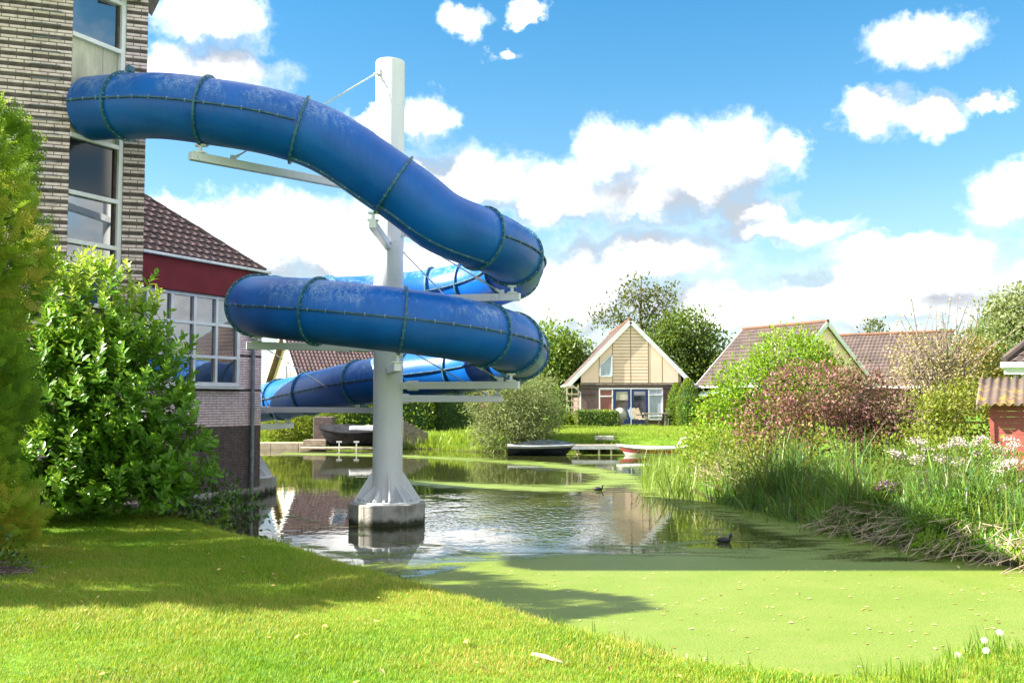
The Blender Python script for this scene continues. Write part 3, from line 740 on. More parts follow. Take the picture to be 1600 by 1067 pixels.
# ------------------------------------------------------------------ posts that carry it
sm = bpy.data.materials.new('white_post_paint'); sm.use_nodes = True; t = sm.node_tree; t.nodes.clear(); g = NT(t)
pos = g.n('ShaderNodeNewGeometry').outputs['Position']
c = g.mix(g.ss(g.noise(pos, 1.1, 4), .4, .8), (.72,.73,.75), (.62,.64,.67))
speck = g.m('MULTIPLY', g.ss(g.noise(pos, 42, 2, .5), .66, .72), g.ss(g.noise(pos, 1.6, 3), .40, .62))
c = g.mix(speck, c, (.12,.12,.08))
run = g.m('MULTIPLY', g.ss(g.noise(g.v('MULTIPLY', pos, (16, 16, .5)), 1.4, 5), .60, .80), .5)
c = g.mix(run, c, (.33,.29,.22))
b = g.n('ShaderNodeBsdfPrincipled', {'Base Color': c, 'Roughness': .38})
g.n('ShaderNodeOutputMaterial', {'Surface': b.outputs[0]})
def footing(parent, c, r, z1):
    m = MB(); n = 10; poly = [(c.x + r*math.cos(2*math.pi*(k+.5)/n), c.y + r*math.sin(2*math.pi*(k+.5)/n)) for k in range(n)]
    m.prism(poly, -.5, z1); return m.build('footing', M['concrete'], parent, bevel=.015)
def gussets(parent, c, r, zb):
    for k in range(12):
        a = 2*math.pi*(k+.37)/12; d = Vector((math.cos(a), math.sin(a), 0)); big = k % 3 == 0
        H = .52 if big else .27; Wd = .30 if big else .27
        sd = Vector((-d.y, d.x, 0))*.011; q0 = c + d*(r-.01); q1 = c + d*(r+Wd)
        V = [(q0.x,q0.y,zb),(q1.x,q1.y,zb),(q1.x,q1.y,zb+.035),(q0.x,q0.y,zb+H)]
        V = [Vector(v) for v in V]
        MB().add([v+sd for v in V]+[v-sd for v in V], [(0,1,2,3),(7,6,5,4),(0,4,5,1),(1,5,6,2),(2,6,7,3),(3,7,4,0)]).build('gusset', sm, parent)
def bracket(parent, top, z_beam):
    """saddle between a cross arm and the flange above it"""
    c = Vector((top.x, top.y, z_beam)); h = max(.06, top.z - z_beam)
    m = MB(); m.box(c+Vector((0,0,h/2)), (.05,.05,h)); m.box(c+Vector((0,0,.012)), (.16,.16,.024)); m.box(c+Vector((0,0,h-.01)), (.15,.09,.03))
    return m
def arm(parent, p0, p1, wd=.115, ht=.125):
    o = MB().bar(p0, p1, wd, ht).build('cross_arm', sm, parent, bevel=.008)
    d = (Vector(p1)-Vector(p0)).normalized(); e = Vector(p0)+d*.30; sd = d.cross(Vector((0,0,1)))
    MB().box(e - d*.04, (.20,.012,ht+.045), math.atan2(d.y, d.x)).build('joint_plate', M['steel'], o)
    bo = MB()
    for s_ in (-1, 1):
        for k in (0, .09): bolts(bo, e - d*k + sd*s_*(wd/2+.006), sd, 1.1)
    bo.build('bolts', M['bolt'], o, kind='stuff')
    return o
def rod(parent, a, b_):
    a, b_ = Vector(a), Vector(b_); d = (b_-a).normalized(); L = (b_-a).length
    o = MB().tube([a, b_], .013, 8).build('tie_rod', M['galv'], parent, smooth=True, auto=True)
    m = MB(); m.tube([b_-d*.55, b_-d*.36], .026, 8); m.tube([b_-d*.12, b_+d*.02], .024, 8); m.tube([a-d*.02, a+d*.12], .024, 8); m.build('turnbuckle', M['steel'], o, smooth=True, auto=True)
    m = MB(); m.box(a, (.05,.10,.11), math.atan2(d.y, d.x)); m.box(b_, (.09,.03,.10), math.atan2(d.y, d.x)); m.build('rod_lug', M['steel'], o)
def low(i, k=.055): p = pidx(i); return p - frame_at(i)[2]*(r0+k)
post = thing('slide_post', 'tall white steel post on a concrete footing in the pond carrying the slide', 'post', (CP.x, CP.y, 0))
zt = at(611, 97, CP.y).z; zf = .37
MB().lathe(CP, [(.253, zf), (.253, zt-.02), (.243, zt), (.0, zt+.002)], 48).build('shaft', sm, post, smooth=True, auto=True)
footing(post, CP, .66, zf-.03)
MB().lathe(CP, [(.56, zf-.032), (.56, zf)], 40).build('base_plate', M['steel'], post)
gussets(post, CP, .253, zf)
bo = MB()
for k in range(24):
    a = 2*math.pi*k/24; bo.tube([(CP.x+.50*math.cos(a), CP.y+.50*math.sin(a), zf-.01), (CP.x+.50*math.cos(a), CP.y+.50*math.sin(a), zf+.05)], .017, 6)
bo.build('anchor_bolts', M['galv'], post, kind='stuff')
def arm_to(parent, C, i, extra=.16, zoff=.10, rodz=None, frac=.85):
    """cross arm from the post axis to below path index i, with its saddle and maybe a tie rod"""
    L = low(i); zb = L.z - zoff - .06
    d = Vector((L.x-C.x, L.y-C.y, 0)); n_ = d.normalized()
    a = Vector((C.x, C.y, zb)) + n_*.20; e = Vector((L.x, L.y, zb)) + n_*extra
    o = arm(parent, a, e)
    bracket(parent, L + Vector((0,0,.03)), zb+.06).build('saddle', M['steel'], o, bevel=.004)
    if rodz:
        q = a + (e-a)*frac + Vector((0,0,.08)); rod(parent, Vector((C.x, C.y, rodz)) + n_*.26, q)
    return o
arm_to(post, CP, FL[1], rodz=at(598,113,16.95).z, frac=.80)
arm_to(post, CP, FL[3], extra=.10)
arm_to(post, CP, FL[5], extra=.14, rodz=4.95)
arm_to(post, CP, FL[7], extra=.10, rodz=4.72)
arm_to(post, CP, FL[10], extra=.10, rodz=4.28)
arm_to(post, CP, FL[12], extra=.16, zoff=.06)
arm_to(post, CP, FL[14], extra=.06, zoff=.10)
arm_to(post, CP, FL[16], extra=.14, rodz=3.45)
arm_to(post, CP, int(25.4/STEP), extra=.10, rodz=3.05)
C2 = Vector((-6.02,22.75,0))
post2 = thing('slide_post', 'white steel post half hidden behind the hall corner under the lower tube', 'post', (C2.x, C2.y, 0))
MB().lathe(C2, [(.253, zf), (.253, 4.1), (.243, 4.12), (0, 4.122)], 40).build('shaft', sm, post2, smooth=True, auto=True)
footing(post2, C2, .66, zf-.03); MB().lathe(C2, [(.56, zf-.032), (.56, zf)], 40).build('base_plate', M['steel'], post2)
gussets(post2, C2, .253, zf)
arm_to(post2, C2, FL[21]-8, extra=.10, zoff=.05, rodz=3.35, frac=.82)
arm_to(post2, C2, FL[23]-6, extra=.20, zoff=.08, rodz=2.6, frac=.62)
# ------------------------------------------------------------------ gabled holiday houses
M['cream_joint'] = mat('shadow_joint', (.42,.31,.18), rough=.8)
def tiled_slope(A, B, C, D_, name, mt, parent, tile=.26, course=.32, amp=.028):
    """interlocking tiles on the quad A,B (eave) D_,C (ridge): courses stepped, pans rolled"""
    A, B, C, D_ = map(Vector, (A, B, C, D_)); ex = (B-A); Lx = ex.length; ey = (D_-A); Ly = ey.length
    nrm = ex.cross(ey).normalized()
    if nrm.z < 0: nrm = -nrm
    nc = max(2, int(Lx/tile)); nr = max(2, int(Ly/course)); sub = 4; n = nc*sub+1
    V = []; F = []
    for r in range(nr):
        for f, lift in ((r/nr, .045), ((r+1.08)/nr, .008)):
            f = min(f, 1.0)
            for i in range(n):
                q = i/(n-1); p = A + (B-A)*q + ((D_-A)*(1-q) + (C-B)*q)*f
                V.append(p + nrm*(lift + amp*math.cos(2*math.pi*i/sub)))
        b0 = r*2*n
        for i in range(n-1): F.append((b0+i, b0+i+1, b0+n+i+1, b0+n+i))
    m = MB(); m.add(V, F); m.slab([A, B, C, D_] if (B-A).cross(D_-A).z > 0 else [D_, C, B, A], .10)
    return m.build(name, mt, parent)
def gable_house(label, apex, rdir, length, half=3.95, ze=2.95, zr=6.65, zb=.55, wall_in=.55, gable_mat='cream', wall_mat='brown_brick_far', rear=.2, fr0=.45):
    """apex = plan point under the front end of the ridge; rdir = plan direction from front to back"""
    r = Vector((rdir[0], rdir[1], 0)).normalized(); s = Vector((r.y, -r.x, 0))        # s points right when looking along r
    A = Vector((apex[0], apex[1], 0)); T = thing('gabled_house', label, 'house', (A.x, A.y, zb))
    def P(u, v, z): return A + s*u + r*v + Vector((0,0,z))
    hw = half - wall_in; slope = (zr-ze)/half; fr = fr0
    m = MB(); m.prism([(P(u, v, 0).x, P(u, v, 0).y) for u, v in ((-hw, fr), (hw, fr), (hw, length-fr), (-hw, length-fr))], zb-.3, ze+.12); m.build('wall', M[wall_mat], T)
    zg = zr - slope*0 - .12
    for nm, v0, v1 in (('gable', fr-.02, fr+.1), ('gable', length-fr-.1, length-fr+.02)):
        V = [P(-hw, v0, ze+.12), P(hw, v0, ze+.12), P(0, v0, zg), P(-hw, v1, ze+.12), P(hw, v1, ze+.12), P(0, v1, zg)]
        hgt = ze + slope*(half-hw) - .10
        V = [P(-hw, v0, ze+.121), P(hw, v0, ze+.121), P(hw, v0, hgt), P(0, v0, zg), P(-hw, v0, hgt)] 
        V += [v + r*(v1-v0) for v in V]
        MB().add(V, [(0,1,2,3,4),(9,8,7,6,5),(0,5,6,1),(1,6,7,2),(2,7,8,3),(3,8,9,4),(4,9,5,0)]).build(nm, M[gable_mat], T)
    rf_ = []
    for sg in (-1, 1):
        e0, e1, r1, r0_ = P(sg*half, 0, ze), P(sg*half, length, ze), P(0, length, zr), P(0, 0, zr)
        o = tiled_slope(e0, e1, r1, r0_, 'roof_slope', M['tile_brown'], T); rf_.append(o)
        for v in (-.025, length+.025):   # barge boards
            a, b_ = P(sg*half, v, ze-.06), P(0, v, zr-.06)
            MB().bar(a, b_, .05, .24, up=tuple(s.cross(r) if False else Vector((0,0,1)))).build('barge_board', M['white'], T)
        MB().bar(P(sg*(half+.04), -.02, ze-.04), P(sg*(half+.04), length+.02, ze-.04), .12, .12).build('gutter', M['white'], T)
    MB().tube([P(0, v, zr+.06) for v in np.linspace(-.05, length+.05, 3)], .11, 8).build('ridge_cap', M['tile_rust'], T)
    return T, P, rf_
def window(T, P, u0, u1, z0, z1, v, glass='glass', fw=.07, frame='white', shape=None, name='window'):
    """framed window in the front wall, v = plane depth; shape = polygon of (u,z) for odd outlines"""
    poly = shape or [(u0,z0),(u1,z0),(u1,z1),(u0,z1)]
    pts = [P(a, v-.02, b_) for a, b_ in poly]
    m = MB(); m.slab(pts, .02) if True else None
    w_ = m.build(name, M[glass], T)
    for (a, b_), (c, d) in zip(poly, poly[1:]+poly[:1]):
        MB().bar(P(a, v-.04, b_), P(c, v-.04, d), .06, fw, up=(0,0,1) if abs(d-b_) < abs(c-a)*2 else tuple(P(1,0,0)-P(0,0,0))).build('frame', M[frame], w_)
    return w_
# the house at the far end of the pond: facade square to the view at Y = 57
YH = 57.0
hxp = lambda px: (px-800)/1555.6*YH*1.0016
AX = hxp(985)
T, P, _ = gable_house('cream gabled holiday house with blue doors facing the pond', (AX, YH-.2), (-.0,1), 12, half=3.58, ze=2.98, zr=6.62, wall_in=.72, gable_mat='cream_joint', fr0=.14)
V0 = .11
U = lambda px: hxp(px)-AX
def Z(py): return at(985, py, YH).z
# boarded gable: single boards in the middle bay, flat sheets at the sides
zgb, zgt = Z(598), 6.44
nb = 18
for side, (u0, u1) in enumerate(((U(957), U(984.6)), (U(985.4), U(1012)))):
    for k in range(nb):
        z0 = zgb + k*(zgt-zgb)/nb; z1 = z0 + (zgt-zgb)/nb - .03
        lim = lambda z: 3.58*(6.62-.14-z)/(6.62-2.98)
        a0, b0, a1, b1 = max(u0, -lim(z0)), min(u1, lim(z0)), max(u0, -lim(z1)), min(u1, lim(z1))
        if b0-a0 > .08 and b1-a1 > .01: MB().slab([P(a0+.01, V0-.048, z0), P(b0-.01, V0-.048, z0), P(b1-.01, V0-.048, z1), P(a1+.01, V0-.048, z1)], .025).build('cladding_board', M['cream'], T)
for u0, u1 in ((U(907), U(935.5)), (U(1034.5), U(1059)), (U(1012.6), U(1033.8)), (U(936.2), U(956.4))):
    hh = lambda u: 2.98 + (3.58-abs(u))*(6.62-2.98)/3.58 - .15
    MB().slab([P(u0+.012, V0-.03, zgb), P(u1-.012, V0-.03, zgb), P(u1-.012, V0-.03, max(hh(u1), zgb+.05)), P(u0+.012, V0-.03, max(hh(u0), zgb+.05))], .02).build('cladding_sheet', M['cream'], T)
MB().box(P(U(983), V0-.03, Z(600)), (5.65,.10,.09)).build('string_course', M['wood'], T)
MB().box(P(U(983), V0-.02, Z(607)+.02), (5.60,.06,.05)).build('brick_band', M['brick_dark'], T)
MB().box(P(U(983), V0-.02, Z(616)), (5.60,.055,.06)).build('brick_band', M['brick_dark'], T)
window(T, P, 0, 0, 0, 0, V0-.05, glass='curtain', shape=[(U(937),Z(588)),(U(955.5),Z(588)),(U(955.5),Z(553)),(U(937),Z(572))])
ww = window(T, P, U(936), U(956), Z(664), Z(608), V0-.03, glass='red_panel'); tag(ww, 'window with red brown lower panel')
MB().box(P(U(946), V0-.08, Z(619)), (U(956)-U(936), .06, .07)).build('transom', M['white'], ww)
for u0, u1 in ((U(957.6), U(983.8)), (U(985.6), U(1011))):
    d = MB(); 
    for a, b_, z0, z1 in ((u0,u1,Z(665),Z(655)),(u0,u1,Z(611.5),Z(608)),(u0,u0+.14,Z(655),Z(611.5)),(u1-.14,u1,Z(655),Z(611.5))):
        d.box(P((a+b_)/2, V0-.07, (z0+z1)/2), (b_-a, .06, z1-z0))
    do = d.build('door', M['blue_paint'], T)
    MB().slab([P(u0+.14, V0-.06, Z(655)), P(u1-.14, V0-.06, Z(655)), P(u1-.14, V0-.06, Z(611.5)), P(u0+.14, V0-.06, Z(611.5))], .012).build('pane', M['glass'], do)
    MB().box(P((u1 if u0 < 0 else u0)-.0, V0-.13, Z(638)), (.10,.05,.05)).build('handle', M['white'], do)
MB().slab([P(U(959.5), V0-.075, Z(625)), P(U(981.5), V0-.075, Z(625)), P(U(981.5), V0-.075, Z(612)), P(U(959.5), V0-.075, Z(612))], .01).build('roller_blind', M['panel'], T)
MB().bar(P(U(984.7), V0-.08, Z(665)), P(U(984.7), V0-.08, Z(608)), .05, .05, up=(1,0,0)).build('door_post', M['white'], T)
MB().bar(P(U(935.5), V0-.08, Z(607)), P(U(1034), V0-.08, Z(607)), .06, .06).build('door_head', M['white'], T)
ww = window(T, P, U(1012.4), U(1033.6), Z(655), Z(608), V0-.03, glass='curtain'); MB().box(P(U(1023), V0-.08, Z(617)), (U(1033.6)-U(1012.4), .06, .06)).build('transom', M['white'], ww)
MB().box(P(U(1023), V0-.08, Z(650)), (U(1033.6)-U(1012.4), .06, .06)).build('transom', M['white'], ww)
MB().bar(P(U(892), .0, Z(600)), P(U(906), .08, Z(613)), .05, .06).build('down_pipe', M['white'], T)
MB().bar(P(U(906.5), .07, Z(612)), P(U(906.5), .07, Z(655)), .06, .06, up=(1,0,0)).build('down_pipe', M['white'], T)
MB().box(P(0, -1.1, .585), (7.4, 3.0, .06)).build('terrace', M['concrete'], T)
# the two houses to the right, the one behind the slide
gable_house('brown roofed house right of the cream one, white gable trim half behind bushes', (18.5,58.2), (-.47,.88), 7.3, fr0=.2)
gable_house('long brown tiled house roof behind the straw coloured bare shrub', (29.0,65.0), (-.80,.60), 8.2, zr=6.55)
T, P, rfs = gable_house('plum roofed house with skylight seen beneath the slide tube', (-15.4,66.4), (.86,.51), 9.5, zr=6.75)
for o in rfs: o.data.materials[0] = M['tile_plum']
sl0 = (6.75-2.95)/3.95
def onroof(u, v, h=.12): return P(u, v, 6.75 - abs(u)*sl0 + h)
m = MB(); m.slab([onroof(1.55,3.2), onroof(1.55,4.2), onroof(.75,4.2), onroof(.75,3.2)], .06, True); sk = m.build('skylight', M['white'], T)
m = MB(); m.slab([onroof(1.47,3.28,.15), onroof(1.47,4.12,.15), onroof(.83,4.12,.15), onroof(.83,3.28,.15)], .03, True); m.build('pane', M['glass'], sk)
c = onroof(.55, 5.1, 0); MB().tube([c, c+Vector((0,0,.55))], .09, 8).build('vent_pipe', M['brick_dark'], T)
ww = window(T, P, 0, 0, 0, 0, .40, glass='glass', shape=[(-.2,3.3),(.75,3.3),(.75,4.0),(-.2,4.7)])
for u in (-2.3,-1.1,.2,1.4): MB().bar(P(u, .415, 3.1), P(u, .415, 3.15+(3.1-abs(u))*.75), .02, .02, up=tuple(P(1,0,0)-P(0,0,0))).build('sheet_joint', M['wood'], T)
# low white building behind the hedge, between the slide and the willow
Bq = thing('low_outbuilding', 'low white and pink outbuilding showing over the clipped hedge', 'building', (-3.2,58,.5))
MB().box((-3.9,59.5,1.6), (2.2,2.4,2.6)).build('wall', M['white'], Bq); MB().box((-1.95,59.6,1.6), (1.7,2.4,2.5)).build('wall', M['red_panel'], Bq)
MB().box((-3.0,59.5,2.93), (4.3,2.9,.08)).build('roof', M['tile_brown'], Bq)
# neighbour at the right edge: hipped roof corner
Hq = thing('hipped_house', 'cream house corner with hipped tile roof at the right edge', 'house', (18,32,.5))
c0 = at(1568,566,30)
MB().prism([tuple((Vector((c0.x,30,0))+Vector((.89,-.45,0))*a_+Vector((.47,.88,0))*b2)[:2]) for a_, b2 in ((.5,.5),(5.5,.5),(5.5,5.3),(.5,5.3))], .4, c0.z-.05).build('wall', M['cream'], Hq)
hb = Vector((c0.x,30,c0.z)); he = Vector((.89,-.45,0)); hl_ = Vector((.47,.88,0)); ca, cb = hb, hb+he*6; rz_ = 2.6
q1, q2 = hb+he*2.9+hl_*2.9+Vector((0,0,rz_)), hb+he*3.1+hl_*2.9+Vector((0,0,rz_)); cd = hb+hl_*5.8
tiled_slope(ca, cb, q2, q1, 'roof_slope', M['tile_brown'], Hq, tile=.28, course=.34); tiled_slope(cd, ca, q1, q1+Vector((0,.01,0)), 'roof_slope', M['tile_brown'], Hq)
MB().tube([ca+Vector((0,0,.08)), q1+Vector((0,0,.08))], .11, 8).build('hip_cap', M['tile_brown'], Hq)
MB().bar(ca+Vector((-.1,-.0,-.08)), cb+Vector((0,-.06,-.08)), .14, .16).build('gutter', M['white'], Hq); MB().bar(ca+Vector((-.03,-.03,-.08)), cd+Vector((-.06,0,-.08)), .14, .16).build('gutter', M['white'], Hq)
MB().bar(ca+hl_*.15+Vector((0,0,-.26)), cb+hl_*.15+Vector((0,0,-.26)), .3, .2).build('soffit', M['white'], Hq)
# red plank shed with corrugated roof
Sq = thing('plank_shed', 'red plank shed with lichen spotted corrugated roof at right edge', 'shed', (11,20,.5))
s0 = at(1545,634,20.2); se = Vector((.93,-.36,0)); sl2 = Vector((.48,.88,0))
def sp_(a_, b2, z): return Vector((s0.x, 20.2, 0)) + se*a_ + sl2*b2 + Vector((0,0,z))
for k in range(14):
    z = .5 + k*.118; t_ = .004 if k % 2 else 0
    MB().bar(sp_(.06, -t_, z), sp_(3.4, -t_, z), .025, .112).build('plank', M['shed_red'], Sq)
    MB().bar(sp_(.06-t_, .05, z), sp_(.06-t_, 2.6, z), .025, .112).build('plank', M['shed_red'], Sq)
MB().bar(sp_(.05, -.012, .4), sp_(.05, -.012, s0.z-.03), .09, .07, up=tuple(se)).build('corner_post', M['shed_red'], Sq)
V = []; F = []; nx_ = 110
for j, (b2, zz) in enumerate(((-.32,-.02),(.45,.26),(1.2,.54))):
    for i in range(nx_): V.append(sp_(-.22+i*.034, b2, s0.z+.05+zz+.030*math.sin(i*.034*2*math.pi/.16)))
for j in range(2):
    for i in range(nx_-1): F.append((j*nx_+i, j*nx_+i+1, (j+1)*nx_+i+1, (j+1)*nx_+i))
rm = mat('lichen_corrugated', (.105,.075,.062), (.24,.16,.03), 3.2, rough=.9, lo=.5, hi=.62)
ro = MB().add(V, F).build('corrugated_roof', rm, Sq, smooth=True); md = ro.modifiers.new('thick', 'SOLIDIFY'); md.thickness = .012
MB().bar(sp_(-.2,-.33,s0.z-.02), sp_(-.2,1.2,s0.z+.53), .03, .12).build('verge_board', M['wood'], Sq)
# garden shed with blue felt roof right of the cream house
g0 = at(1093,640,55)
Gq = thing('garden_shed', 'small dark red shed with blue roof beside the clipped conifer', 'shed', (g0.x+1.4,55,.55))
MB().box((g0.x+1.3,56,1.45), (2.3,2.2,1.85)).build('wall', M['shed_red'], Gq)
MB().slab([(g0.x-.35,54.6,2.25),(g0.x+3.3,54.6,3.25),(g0.x+3.3,57.4,3.25),(g0.x-.35,57.4,2.25)], .08).build('roof', M['blue_paint'], Gq)
MB().bar((g0.x-.38,54.57,2.17), (g0.x+3.3,54.57,3.17), .05, .16).build('verge_board', M['white'], Gq)

# ------------------------------------------------------------------ terrace furniture, trellis
def chair(label, c, rz, mt, frm):
    T = thing('garden_chair', label, 'chair', c, 'chairs on the terrace'); Rz = Matrix.Rotation(rz, 3, 'Z'); cv = Vector(c)
    w = lambda x, y, z: cv + Rz @ Vector((x, y, z))
    for sx in (-.24,.24):
        MB().bar(w(sx,-.24,0), w(sx,-.2,.46), .04,.04, up=(1,0,0)).build('leg', frm, T); MB().bar(w(sx,.30,0), w(sx,.2,.46), .04,.04, up=(1,0,0)).build('leg', frm, T)
        MB().bar(w(sx,-.24,.66), w(sx,.26,.66), .05,.04).build('armrest', frm, T)
    MB().bar(w(0,-.25,.45), w(0,.22,.43), .5,.04).build('seat', mt, T)
    MB().bar(w(0,.2,.45), w(0,.38,1.0), .42,.03, up=(0,1,0)).build('backrest', mt, T)
    return T
def gp_at(px, py, Y): p = at(px, py, Y); return (p.x, Y, .615)
blk = mat('dark_frame', (.03,.03,.035), rough=.5)
chair('folding chair with pale cloth before the blue doors', gp_at(1003,665,54.6), R_(75), M['pale_wood'], blk)
chair('folding chair with pale cloth next to the table', gp_at(997,665,55.3), R_(80), M['curtain'], blk)
chair('white wooden armchair next to the clipped conifer', gp_at(1047,665,55.0), R_(-75), M['white'], M['white'])
chair('brown wooden armchair at the right end of the table', gp_at(1038,665,55.6), R_(-80), M['wood'], M['wood'])
Tt = thing('garden_table', 'weathered wooden table between the terrace chairs', 'table', gp_at(1024,665,55)); c = Vector(Tt.location)
MB().box(c+Vector((0,0,.73)), (1.35,.8,.05)).build('tabletop', M['wood'], Tt)
for sx in (-.5,.5):
    for sy in (-.3,.3): MB().box(c+Vector((sx,sy,.355)), (.12,.10,.70)).build('leg', M['wood'], Tt)
Bb = thing('barbecue', 'covered round barbecue before the left blue door', 'barbecue', gp_at(969,665,54.5)); c = Vector(Bb.location)
MB().lathe(c, [(.18,.0),(.22,.35),(.36,.55),(.36,.75),(.24,.98),(.04,1.06)], 16).build('cover', M['concrete'], Bb, smooth=True)
Tr = thing('trellis', 'pale wooden trellis at the left corner of the cream house', 'trellis', (hxp(893),56.4,.6))
for px in (884.5, 892, 902): MB().box((hxp(px),56.3,1.75), (.10 if px < 890 else .06,.06,2.4)).build('post', M['pale_wood'], Tr)
for k in range(6): MB().box((hxp(893),56.26,.9+k*.38), (.66,.04,.07)).build('slat', M['pale_wood'], Tr)

# ------------------------------------------------------------------ waterside: quay, jetty, boats
def hull(label, cat, p0, p1, beam, h, zb, mats, name='rowing_boat', sheer=.12, deck=None, stripes=None, group=None):
    """p0 bow, p1 stern; mats list from gunwale strakes down"""
    p0, p1 = Vector(p0), Vector(p1); d = (p1-p0); L = d.length; d.normalize(); s = Vector((-d.y, d.x, 0))
    T = thing(name, label, cat, ((p0+p1)/2).to_tuple()[:2]+(zb,), group)
    N = 18; rows = 6
    def pt(q, side, f):       # q along, f from keel 0 to gunwale 1
        wq = beam/2*(math.sin(min(1, q*1.55+.0)*math.pi/2)**.8)*(1-.22*max(0, q-.6)/.4)
        sh = sheer*(2*(q-.55))**2
        y = wq*(f**.55); z = zb + (h+sh)*f - .02 + (0 if f > 0 else 0)
        back = (1-f)*.45*(1-q)**3
        return p0 + d*(q*L + back) + s*side*y + Vector((0,0,z-p0.z))
    for r in range(rows):
        m = MB()
        for sd in (-1, 1):
            V = []; 
            for i in range(N+1): V += [pt(i/N, sd, r/rows), pt(i/N, sd, (r+1)/rows)]
            m.add(V, [(2*i, 2*i+2, 2*i+3, 2*i+1) for i in range(N)])
        V = [pt(1, -1, r/rows), pt(1, 1, r/rows), pt(1, 1, (r+1)/rows), pt(1, -1, (r+1)/rows)]; m.add(V, [(0,1,2,3)])
        m.build('strake', mats[min(len(mats)-1, rows-1-r)], T, smooth=False)
    m = MB(); 
    for sd in (-1, 1): m.tube([pt(i/N, sd, 1) for i in range(N+1)], .035, 6)
    m.build('gunwale', mats[0], T)
    if deck:
        m = MB(); V = []
        for i in range(N+1):
            q = i/N; V += [pt(q,-1,1), pt(q,-1,1).lerp(pt(q,1,1),.5)+Vector((0,0,deck[1]*math.sin(math.pi*min(1,q*.9+.1)))), pt(q,1,1)]
        m.add(V, [(3*i+a, 3*i+3+a, 3*i+4+a, 3*i+1+a) for i in range(N) for a in (0,1)]); m.build('cover', deck[0], T, smooth=True)
    else:
        for q in (.35,.62,.85):
            a, b_ = pt(q,-1,.72), pt(q,1,.72); MB().bar(a, b_, .2, .03).build('thwart', M['wood'], T)
        m = MB(); V = []
        for i in range(N+1): V += [pt(i/N,-1,.35), pt(i/N,1,.35)]
        m.add(V, [(2*i, 2*i+2, 2*i+3, 2*i+1) for i in range(N)]); m.build('floor_boards', M['wood'], T)
    return T, pt
wht, rd, bl = M['white'], mat('boat_red', (.33,.06,.06), rough=.5), mat('boat_blue', (.03,.10,.32), rough=.5)
a, b_ = at(964,705,38.0), at(1064,705,37.2)
hull('red white and blue rowing boat moored at the jetty', 'boat', (a.x,38.0,0), (b_.x+.2,37.2,0), 1.15, .42, -.10, [wht, rd, rd, wht, wht, bl], sheer=.07)
navy = mat('dark_boat_paint', (.012,.017,.025), (.05,.06,.07), 4, rough=.25, stretch=(1,1,5), lo=.45, hi=.75)
a, b_ = at(898,706,37.9), at(793,708,37.9)
T, pt = hull('dark covered boat lying left of the jetty, thin pale rim', 'boat', (a.x,37.9,0), (b_.x,37.9,0), 1.35, .48, -.10, [M['galv'], navy, navy, navy, navy, navy], deck=(navy, .22), name='covered_boat', sheer=.02)
a, b_ = at(498,690,42.2), at(610,690,42.2)
T, pt = hull('black boat with a wrinkled tarpaulin behind the white post', 'boat', (a.x,42.2,0), (b_.x,42.2,0), 1.9, .58, .16, [M['black_tarp']], deck=(M['black_tarp'], .34), name='tarpaulin_boat', sheer=.16)
c = at(560,672,42.2); MB().box((c.x+.35,42.2,c.z+.02), (1.3,1.1,.34)).build('cabin_top', M['frame'], T, bevel=.05)
J = thing('jetty', 'low wooden landing stage between the two small boats', 'jetty', (at(930,705,38.3).x,38.6,0))
xa, xb = at(893,700,38.4).x, at(968,700,38.4).x; n = 9
for k in range(n): MB().box((xa+(k+.5)*(xb-xa)/n, 38.75, .33), ((xb-xa)/n-.015, .9, .045)).build('plank', M['wood'], J)
MB().box(((xa+xb)/2,38.28,.27), (xb-xa,.05,.13)).build('edge_beam', M['galv'], J)
for px in (903,936,955): x = at(px,700,38.3).x; MB().tube([(x,38.32,-.5),(x,38.32,.3)], .045, 8).build('pile', M['pale_wood'], J)
MB().box(((xa+xb)/2,39.22,.12), (xb-xa,.06,.5)).build('back_board', M['brick_dark'], J)
Q = thing('quay_edge', 'pale timber quay edge along the far left bank', 'quay', (at(455,695,43).x,43,0))
xa, xb = at(400,695,43).x-4, at(510,695,43).x
for k in range(6): MB().box((xa+(k+.5)*(xb-xa)/6, 43.1, .12), ((xb-xa)/6-.02, .5, .30)).build('beam', M['pale_wood'], Q, bevel=.02)
D2 = thing('boat_dock', 'weathered low dock with white posts under the black boat', 'dock', (at(540,700,41.6).x,41.6,0))
xa, xb = at(470,698,41.6).x, at(612,698,41.6).x
for k in range(10): MB().box((xa+(k+.5)*(xb-xa)/10, 41.55, .10), ((xb-xa)/10-.02,.7,.06)).build('plank', M['pale_wood'], D2)
MB().box(((at(478,690,42).x+at(505,690,42).x)/2, 42.4, .28), (at(505,690,42).x-at(470,690,42).x,.9,.26)).build('step', M['wood'], D2)
for px in (530,557): 
    x = at(px,690,41.15).x; MB().bar((x,41.15,-.3), (x,41.15,.36), .05,.05, up=(1,0,0)).build('post', M['white'], D2); MB().box((x,41.15,.37), (.22,.06,.06)).build('post_cap', M['white'], D2)
Wl = thing('retaining_wall', 'grey board retaining wall beside the black boat', 'wall', (at(648,680,43).x,43.2,.2))
x0 = at(628,680,43).x
for k in range(7): MB().box((x0+k*.17, 43.0+.04*k, .62-.05*k), (.16,.08,1.25-.08*k)).build('board', M['wood'], Wl)
Wl2 = thing('planter_wall', 'dark brick block at the end of the quay hedge', 'wall', (at(505,680,44).x,44.0,.2)); MB().box((at(506,680,44).x,44.0,.75), (.85,.5,1.2)).build('block', M['brick_dark'], Wl2, bevel=.03)
Ld = thing('swim_ladder', 'pale curved ladder rail at the water by the striped boat', 'ladder', (at(1075,690,36.5).x,36.8,.3)); c = Ld.location
